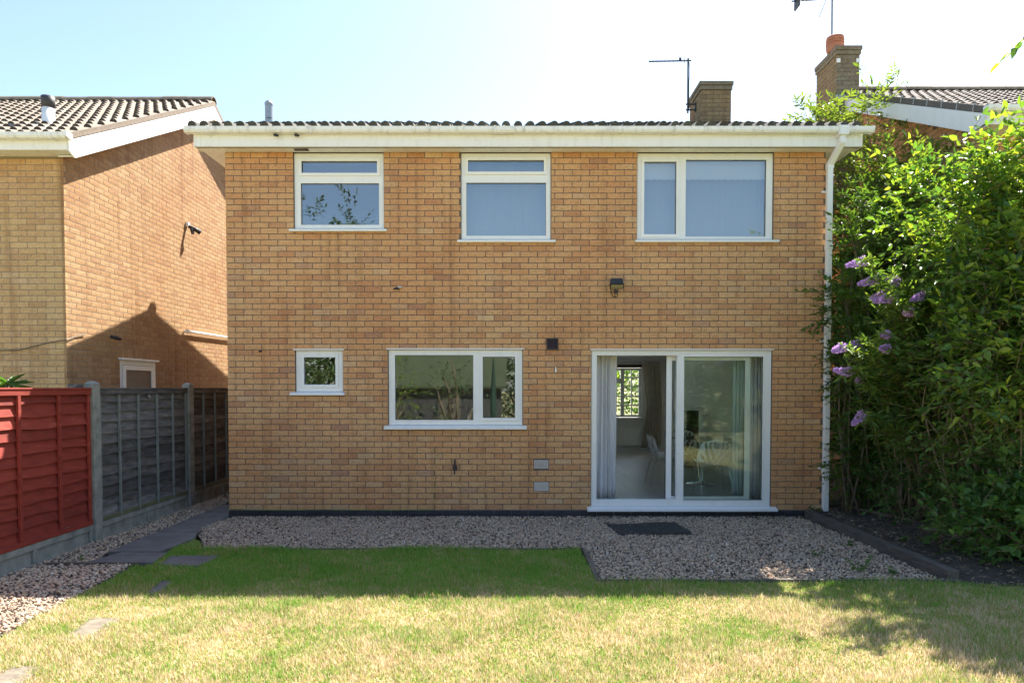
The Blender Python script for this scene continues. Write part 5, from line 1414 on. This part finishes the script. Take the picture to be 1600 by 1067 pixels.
# buddleja: arching stems ending in purple flower spikes
bud = tag(empty('buddleja_bush', (5.05, -0.55, 0.08)), 'buddleja with arching stems and purple flower spikes beside the house', 'shrub')
FLW = [(4.035, 3.142), (4.171, 2.93), (4.406, 2.908), (4.335, 2.726), (4.298, 2.78), (4.40, 2.70), (4.559, 2.56), (4.739, 2.762), (4.306, 2.301), (3.80, 2.161), (3.998, 2.198), (4.316, 2.139), (3.885, 1.874), (4.034, 1.808), (4.04, 1.38), (5.361, 1.823), (5.55, 1.70)]
BO = np.array((5.05, -0.55, 0.08))
rngl = random.Random(5)
tw_P, tw_D, tw_L = [], [], []
smb = MB(); fP, fA, fN, fL, fW = [], [], [], [], []
for j, (fx, fz) in enumerate(FLW):
    ty = -1.6 + rngl.uniform(-0.3, 0.15); q_ = (9.3 + ty) / 8.2
    tip = Vector((fx * q_, ty, 1.69 + (fz - 1.69) * q_))
    b = Vector((4.95 + rngl.uniform(-0.15, 0.35), -0.55 + rngl.uniform(-0.3, 0.3), 0.08))
    mid = Vector((b.x * 0.6 + tip.x * 0.4 + 0.12, b.y * 0.6 + tip.y * 0.4, max(tip.z * 0.85, 1.0) + 0.22))
    pts = []
    for i in range(13):
        t = i / 12
        p = b * (1 - t) ** 2 + mid * 2 * t * (1 - t) + tip * t * t
        pts.append(p - Vector(BO))
    smb.tube(pts, [0.014 * (1 - t / 12.5) + 0.002 for t in range(13)], 6)
    for i in range(4, 12):
        for s in range(7):
            d = (pts[i + 1] - pts[i]).normalized()
            v = (d * 0.5 + Vector((rngl.uniform(-1, 1), rngl.uniform(-1, 1), rngl.uniform(-0.4, 0.7)))).normalized()
            tw_P.append(pts[i].lerp(pts[i + 1], rngl.random())); tw_D.append(v); tw_L.append(rngl.uniform(0.05, 0.32) * (1.3 if i < 9 else 0.6))
    # flower spike: a tapering cluster of tiny florets
    ax = (Vector((-0.9, -0.25, -0.10)) + Vector((rngl.uniform(-0.25, 0.4), rngl.uniform(-0.3, 0.2), rngl.uniform(-0.35, 0.2)))).normalized()
    flen = rngl.uniform(0.17, 0.26) if j not in (6, 8, 11, 13) else 0.10
    for q in range(260):
        t = rngl.random()
        rad = 0.046 * (1 - t) ** 0.6 + 0.004
        o = Vector((rngl.gauss(0, 1), rngl.gauss(0, 1), rngl.gauss(0, 1)))
        o = (o - ax * o.dot(ax)).normalized()
        p = pts[-1] + ax * (t * flen - 0.02) + o * rad * rngl.uniform(0.6, 1.0)
        fP.append(p); fA.append((o + ax * 0.3).normalized()); fN.append(ax + Vector((rngl.gauss(0, .5), rngl.gauss(0, .5), rngl.gauss(0, .5)))); fL.append(0.018); fW.append(0.017)
for q in range(16):   # more leafless-below stems
    b = Vector((4.95 + rngl.uniform(-0.25, 0.4), -0.6 + rngl.uniform(-0.4, 0.3), 0.08))
    tip = Vector((b.x + rngl.uniform(-0.5, 0.5), b.y + rngl.uniform(-0.5, 0.3), rngl.uniform(1.3, 2.3)))
    mid = b.lerp(tip, 0.5) + Vector((rngl.uniform(-0.12, 0.12), rngl.uniform(-0.1, 0.1), 0.2))
    pts = [b * (1 - t) ** 2 + mid * 2 * t * (1 - t) + tip * t * t - Vector(BO) for t in [i / 8 for i in range(9)]]
    smb.tube(pts, [0.013 * (1 - i / 9) + 0.002 for i in range(9)], 6)
    for i in range(5, 8):
        for s in range(5):
            v = Vector((rngl.uniform(-1, 1), rngl.uniform(-1, 1), rngl.uniform(-0.3, 0.7))).normalized()
            tw_P.append(pts[i].lerp(pts[i + 1], rngl.random())); tw_D.append(v); tw_L.append(rngl.uniform(0.1, 0.3))
smb.build('stem', 'twig', bud, 0, True)
tw_P = np.array(tw_P); tw_D = np.array(tw_D); tw_L = np.array(tw_L)
foliage('foliage', 'leaf_bud', bud, tw_P, tw_D, tw_L, 7, 0.105, 0.30, droop=0.25)
twig_mesh('twigs', tw_P, tw_D, tw_L, 0.003, 'twig', bud)
fo = leaf_mesh('flower_spike', np.array(fP), np.array(fA), np.array(fN), np.array(fL), np.array(fW), 'flower', bud, 0.1)

# overhanging branch of a tree that stands outside the picture on the right
tr = tag(empty('garden_tree', (6.0, -3.0, 0.0)), 'tree outside the right edge whose twig tip hangs into the top right corner', 'tree')
TO = np.array((6.0, -3.0, 0.0))
stems('trunk', (0, 0, -0.05), [(0.05, 0.1, 3.2)], 0.10, 0.06, 'bark', tr, 0.1, 10, 0.0)
tips = [(-2.58, -1.50, 4.02), (-0.9, 0.3, 4.6), (-0.8, -0.5, 4.7), (0.8, 0.4, 5.0), (0.2, -1.0, 5.0), (-0.3, 0.6, 5.1)]
stems('limb', (0, 0, 2.7), tips, 0.045, 0.006, 'bark', tr, 0.2, 7, 0.03)
P, D, TL = twigs_in([(6.0, -3.1, 4.7, 1.0, 1.0, 0.6), (5.55, -2.9, 4.4, 0.55, 0.6, 0.45), (5.5, -3.7, 4.5, 0.5, 0.6, 0.4)], 380, (0.2, 1.0))
foliage('foliage', 'leaf_mid', tr, P - TO, D, TL, 8, 0.085, 0.45)
Pt = np.array([(3.40 + 0.08 * i, -4.5 - 0.03 * i, 4.00 + 0.05 * i) for i in range(8)]); Dt = unit(np.array([(-0.6, 0.3, -0.5 + 0.15 * (i % 3)) for i in range(8)]))
foliage('branch_tip_leaves', 'leaf_mid', tr, Pt - TO, Dt, np.full(8, 0.16), 5, 0.085, 0.40, droop=0.3)

# spiky plant behind the red fence
sp_ = tag(empty('spiky_plant', (-5.75, -1.2, 0.0)), 'spiky green plant peeping over the red fence at the left edge', 'plant')
stems('stem', (0, 0, 0), [(0, 0, 1.72), (0.03, 0.03, 1.8)], 0.02, 0.015, 'bark', sp_, 0.03, 6, 0.02)
n = 26
a = RNG.uniform(0, 2 * np.pi, n); el = RNG.uniform(-0.1, 0.9, n)
A = np.stack([np.cos(a) * np.cos(el), np.sin(a) * np.cos(el), np.sin(el)], -1)
leaf_mesh('leaf', np.tile(np.array([[0.02, 0, 1.72]]), (n, 1)) + RNG.normal(scale=0.015, size=(n, 3)), A, unit(np.array([0, 0, 1.0]) + RNG.normal(scale=0.2, size=(n, 3))), RNG.uniform(0.18, 0.30, n), RNG.uniform(0.03, 0.05, n), 'leaf_low', sp_, 0.3)

# weeds
def weed(x, y, z, label, nl=14, size=0.05, h=0.10):
    w = tag(empty('weed', (x, y, z)), label, 'weed', 'small weeds')
    mb = MB(); P = []; A = []
    for k in range(max(3, nl // 4)):
        a_ = random.uniform(0, 6.28); l_ = random.uniform(0.02, h)
        e = Vector((math.cos(a_) * l_, math.sin(a_) * l_, random.uniform(0.3, 1) * h))
        mb.tube([(0, 0, 0), tuple(e * 0.6), tuple(e)], 0.002, 4)
        for q in range(4):
            t = random.uniform(0.4, 1); b_ = random.uniform(0, 6.28)
            P.append(tuple(e * t)); A.append((math.cos(b_), math.sin(b_), random.uniform(-0.1, 0.5)))
    mb.build('stalk', 'leaf_low', w)
    n_ = len(P)
    leaf_mesh('leaf', np.array(P), np.array(A), unit(np.array([0, 0, 1.0]) + RNG.normal(scale=0.3, size=(n_, 3))), RNG.uniform(size * 0.7, size * 1.2, n_), RNG.uniform(size * 0.4, size * 0.65, n_), 'leaf_low', w)
weed(3.20, -2.78, 0.0, 'largest leafy weed in the gravel, near the front corner of the sleeper', 30, 0.06, 0.16)
weed(3.45, -2.95, 0.0, 'low weed in the gravel beside the end of the long front board', 16, 0.05, 0.10)
weed(3.05, -2.25, 0.0, 'small weed in the gravel halfway down the sleeper', 12, 0.05, 0.08)
weed(3.62, -1.75, 0.0, 'single bright weed leaning on the sleeper', 8, 0.05, 0.07)
weed(3.92, -0.10, 0.0, 'weed clump at the foot of the white downpipe', 44, 0.06, 0.16)
weed(4.10, -1.9, 0.08, 'small weed on the bare soil behind the sleeper', 10, 0.05, 0.07)
weed(4.32, -2.6, 0.06, 'weed at the front of the soil bed by the bramble', 16, 0.06, 0.12)
weed(-4.2, -2.40, 0.0, 'tiny weed by the board at the end of the path', 8, 0.03, 0.06)
# logs on the soil
for p0, p1, r_, lab in (((4.28, 0.25, 0.14), (4.40, 0.20, 0.145), 0.045, 'short cut log on the soil beside the downpipe'), ((4.42, 0.15, 0.115), (4.75, -1.0, 0.125), 0.022, 'thin dead branch lying on the soil bed'), ((4.62, -1.35, 0.12), (4.78, -1.95, 0.115), 0.04, 'thick broken branch lying on the soil at the right')):
    d = Vector(p1) - Vector(p0)
    lo = MB().tube([Vector(p0) + d * t + Vector((random.uniform(-1, 1), random.uniform(-1, 1), 0)) * r_ * 0.2 for t in (0, 0.3, 0.6, 1.0)], [r_, r_ * 1.05, r_ * 0.95, r_ * 0.85], 9).build('log', 'bark', None, 0, True)
    tag(lo, lab, 'log')
# black ridged mat on the gravel
mat_ = tag(empty('rubber_mat', (1.62, -0.86, 0.002)), 'black ridged rubber mat lying on the gravel before the patio door', 'mat')
def skew(m):
    m.v = [(v[0] + v[1] * -0.10, v[1], v[2] + 0.012 * math.sin(v[0] * 6)) for v in m.v]; return m
mb = MB()
for i in range(8): mb.box(-0.42 + i * 0.105, -0.42 + (i + 1) * 0.105, -0.31, 0.31, 0.0, 0.012)
skew(mb).build('base', 'rubber', mat_)
for k in range(12):
    y = -0.30 + k * 0.051
    mb = MB()
    for i in range(8): mb.box(-0.42 + i * 0.105, -0.42 + (i + 1) * 0.105, y, y + 0.022, 0.0125, 0.027)
    skew(mb).build('rib', 'rubber', mat_)
# tall dry grass stalks by the path
for (x, y, lean, lab) in ((-3.60, -1.15, 0.10, 'tall dry grass stalk leaning over the path corner'), (-3.66, -1.05, 0.04, 'shorter dry grass stalk at the path corner')):
    hgt = 0.30 if lean > 0.05 else 0.2
    s_ = MB().tube([(x, y, 0), (x + lean * 0.3, y, hgt * 0.55), (x + lean, y - 0.02, hgt)], [0.002, 0.0018, 0.003], 5).build('grass_stalk', 'twig')
    tag(s_, lab, 'grass stalk')

# ================================================================== WHAT THE PANES REFLECT (end of the garden) AND WHAT LIES BEYOND THE FRONT WINDOW
def back_tree(x, y, h, w, lab, mat, cat='tree', n=900, ls=0.16):
    shrub('garden_tree' if cat == 'tree' else 'garden_hedge', lab, cat, (x, y, -0.05), [(x, y, h * 0.62, w, w * 0.8, h * 0.40), (x + w * 0.5, y + 0.3, h * 0.40, w * 0.8, w * 0.7, h * 0.36), (x - w * 0.5, y, h * 0.38, w * 0.8, w * 0.7, h * 0.36)], n, 9, ls, 0.45, mat, shell=(0.3, 1.1), nst=8, r0=0.09, lmin=0.4, lmax=0.9)
back_tree(-7.0, -15.5, 7.9, 1.2, 'leafy tree reflected low in the upper left window', 'leaf_conifer')
back_tree(-5.7, -15.8, 8.0, 0.45, 'narrow tree top reflected in the middle of the upper left window', 'leaf_conifer', n=500)
back_tree(9.0, -19.0, 7.6, 1.0, 'thin tree reflected low in the upper right window', 'leaf_mid', n=350)
back_tree(5.2, -12.0, 4.6, 1.7, 'dense bush reflected in the fixed pane of the patio door', 'leaf_dark', n=1300)
back_tree(3.4, -15.0, 4.9, 1.7, 'sunlit bush reflected beside the curtain in the patio door', 'leaf_mid', n=1100)
back_tree(-8.0, -11.5, 4.4, 1.9, 'dense conifer reflected in the small square window', 'leaf_conifer', n=1300)
back_tree(1.0, -19.5, 4.2, 2.0, 'hedge bush behind the shed, reflected in the kitchen casement', 'leaf_conifer', n=900)
back_tree(-4.2, -14.2, 3.1, 0.9, 'open bush before the shed, reflected in the wide kitchen pane', 'leaf_mid', n=130, ls=0.1)
back_tree(-1.9, -14.4, 2.9, 0.7, 'thin bush before the shed door, reflected in the wide kitchen pane', 'leaf_conifer', n=90, ls=0.1)
shd = tag(empty('garden_shed', (-2.2, -16.6, -0.05)), 'dark shed with mossy sloping roof, reflected in the wide kitchen window', 'shed')
MB().box(-2.6, 1.8, -1.0, 1.0, 0, 1.75).build('wall', 'dark_metal', shd)
MB().prism([(-1.15, 3.0), (1.25, 1.72), (1.25, 1.80), (-1.15, 3.08)], -2.8, 2.0, 'x').build('roof', 'shedroof', shd)
MB().box(-0.4, 0.4, 1.001, 1.03, 0.0, 1.65).build('door', 'timber', shd)
pa = tag(empty('closed_parasol', (-0.56, -12.0, -0.02)), 'closed green parasol reflected in the kitchen casement', 'parasol')
MB().tube([(0, 0, 0), (0, 0, 2.6)], 0.02, 8).build('pole', 'chrome', pa)
MB().lathe([(0.06, 0.75), (0.10, 0.95), (0.085, 1.5), (0.05, 2.2), (0.02, 2.58)], (0, 0, 0), 12).build('canopy', 'parasol', pa)
MB().lathe([(0.25, 0), (0.24, 0.05), (0.05, 0.08)], (0, 0, 0.0), 16).build('base', 'concrete', pa)
back_tree(2.0, 19.0, 3.4, 2.2, 'green hedge across the street seen through the far window', 'leaf_mid', 'hedge', 700, 0.18)
back_tree(6.5, 20.0, 4.2, 2.4, 'taller hedge beyond the far window on its right', 'leaf_dark', 'hedge', 700, 0.18)

tag(MB().box(-12.0, 14.0, 8.7, 15.5, -0.085, -0.045).build('driveway', 'plaster'), kind='structure')
# dead leaves and bits on the soil bed
n = 2600
Px = RNG.uniform(3.95, 5.6, n); Py = RNG.uniform(-3.35, 0.4, n)
A = RNG.normal(size=(n, 3)) * np.array([1, 1, 0.25]); L_ = RNG.uniform(0.012, 0.05, n)
lit = leaf_mesh('leaf_litter', np.stack([Px, Py, 0.105 - 0.09 * np.clip((-2.9 - Py) / 0.35, 0, 1) + RNG.uniform(-0.01, 0.015, n)], -1), A, unit(np.array([0, 0, 1.0]) + RNG.normal(scale=0.4, size=(n, 3))), L_, L_ * RNG.uniform(0.2, 0.6, n), 'litter', None)
tag(lit, 'dead leaves and twigs scattered over the dark soil bed', 'leaf litter')
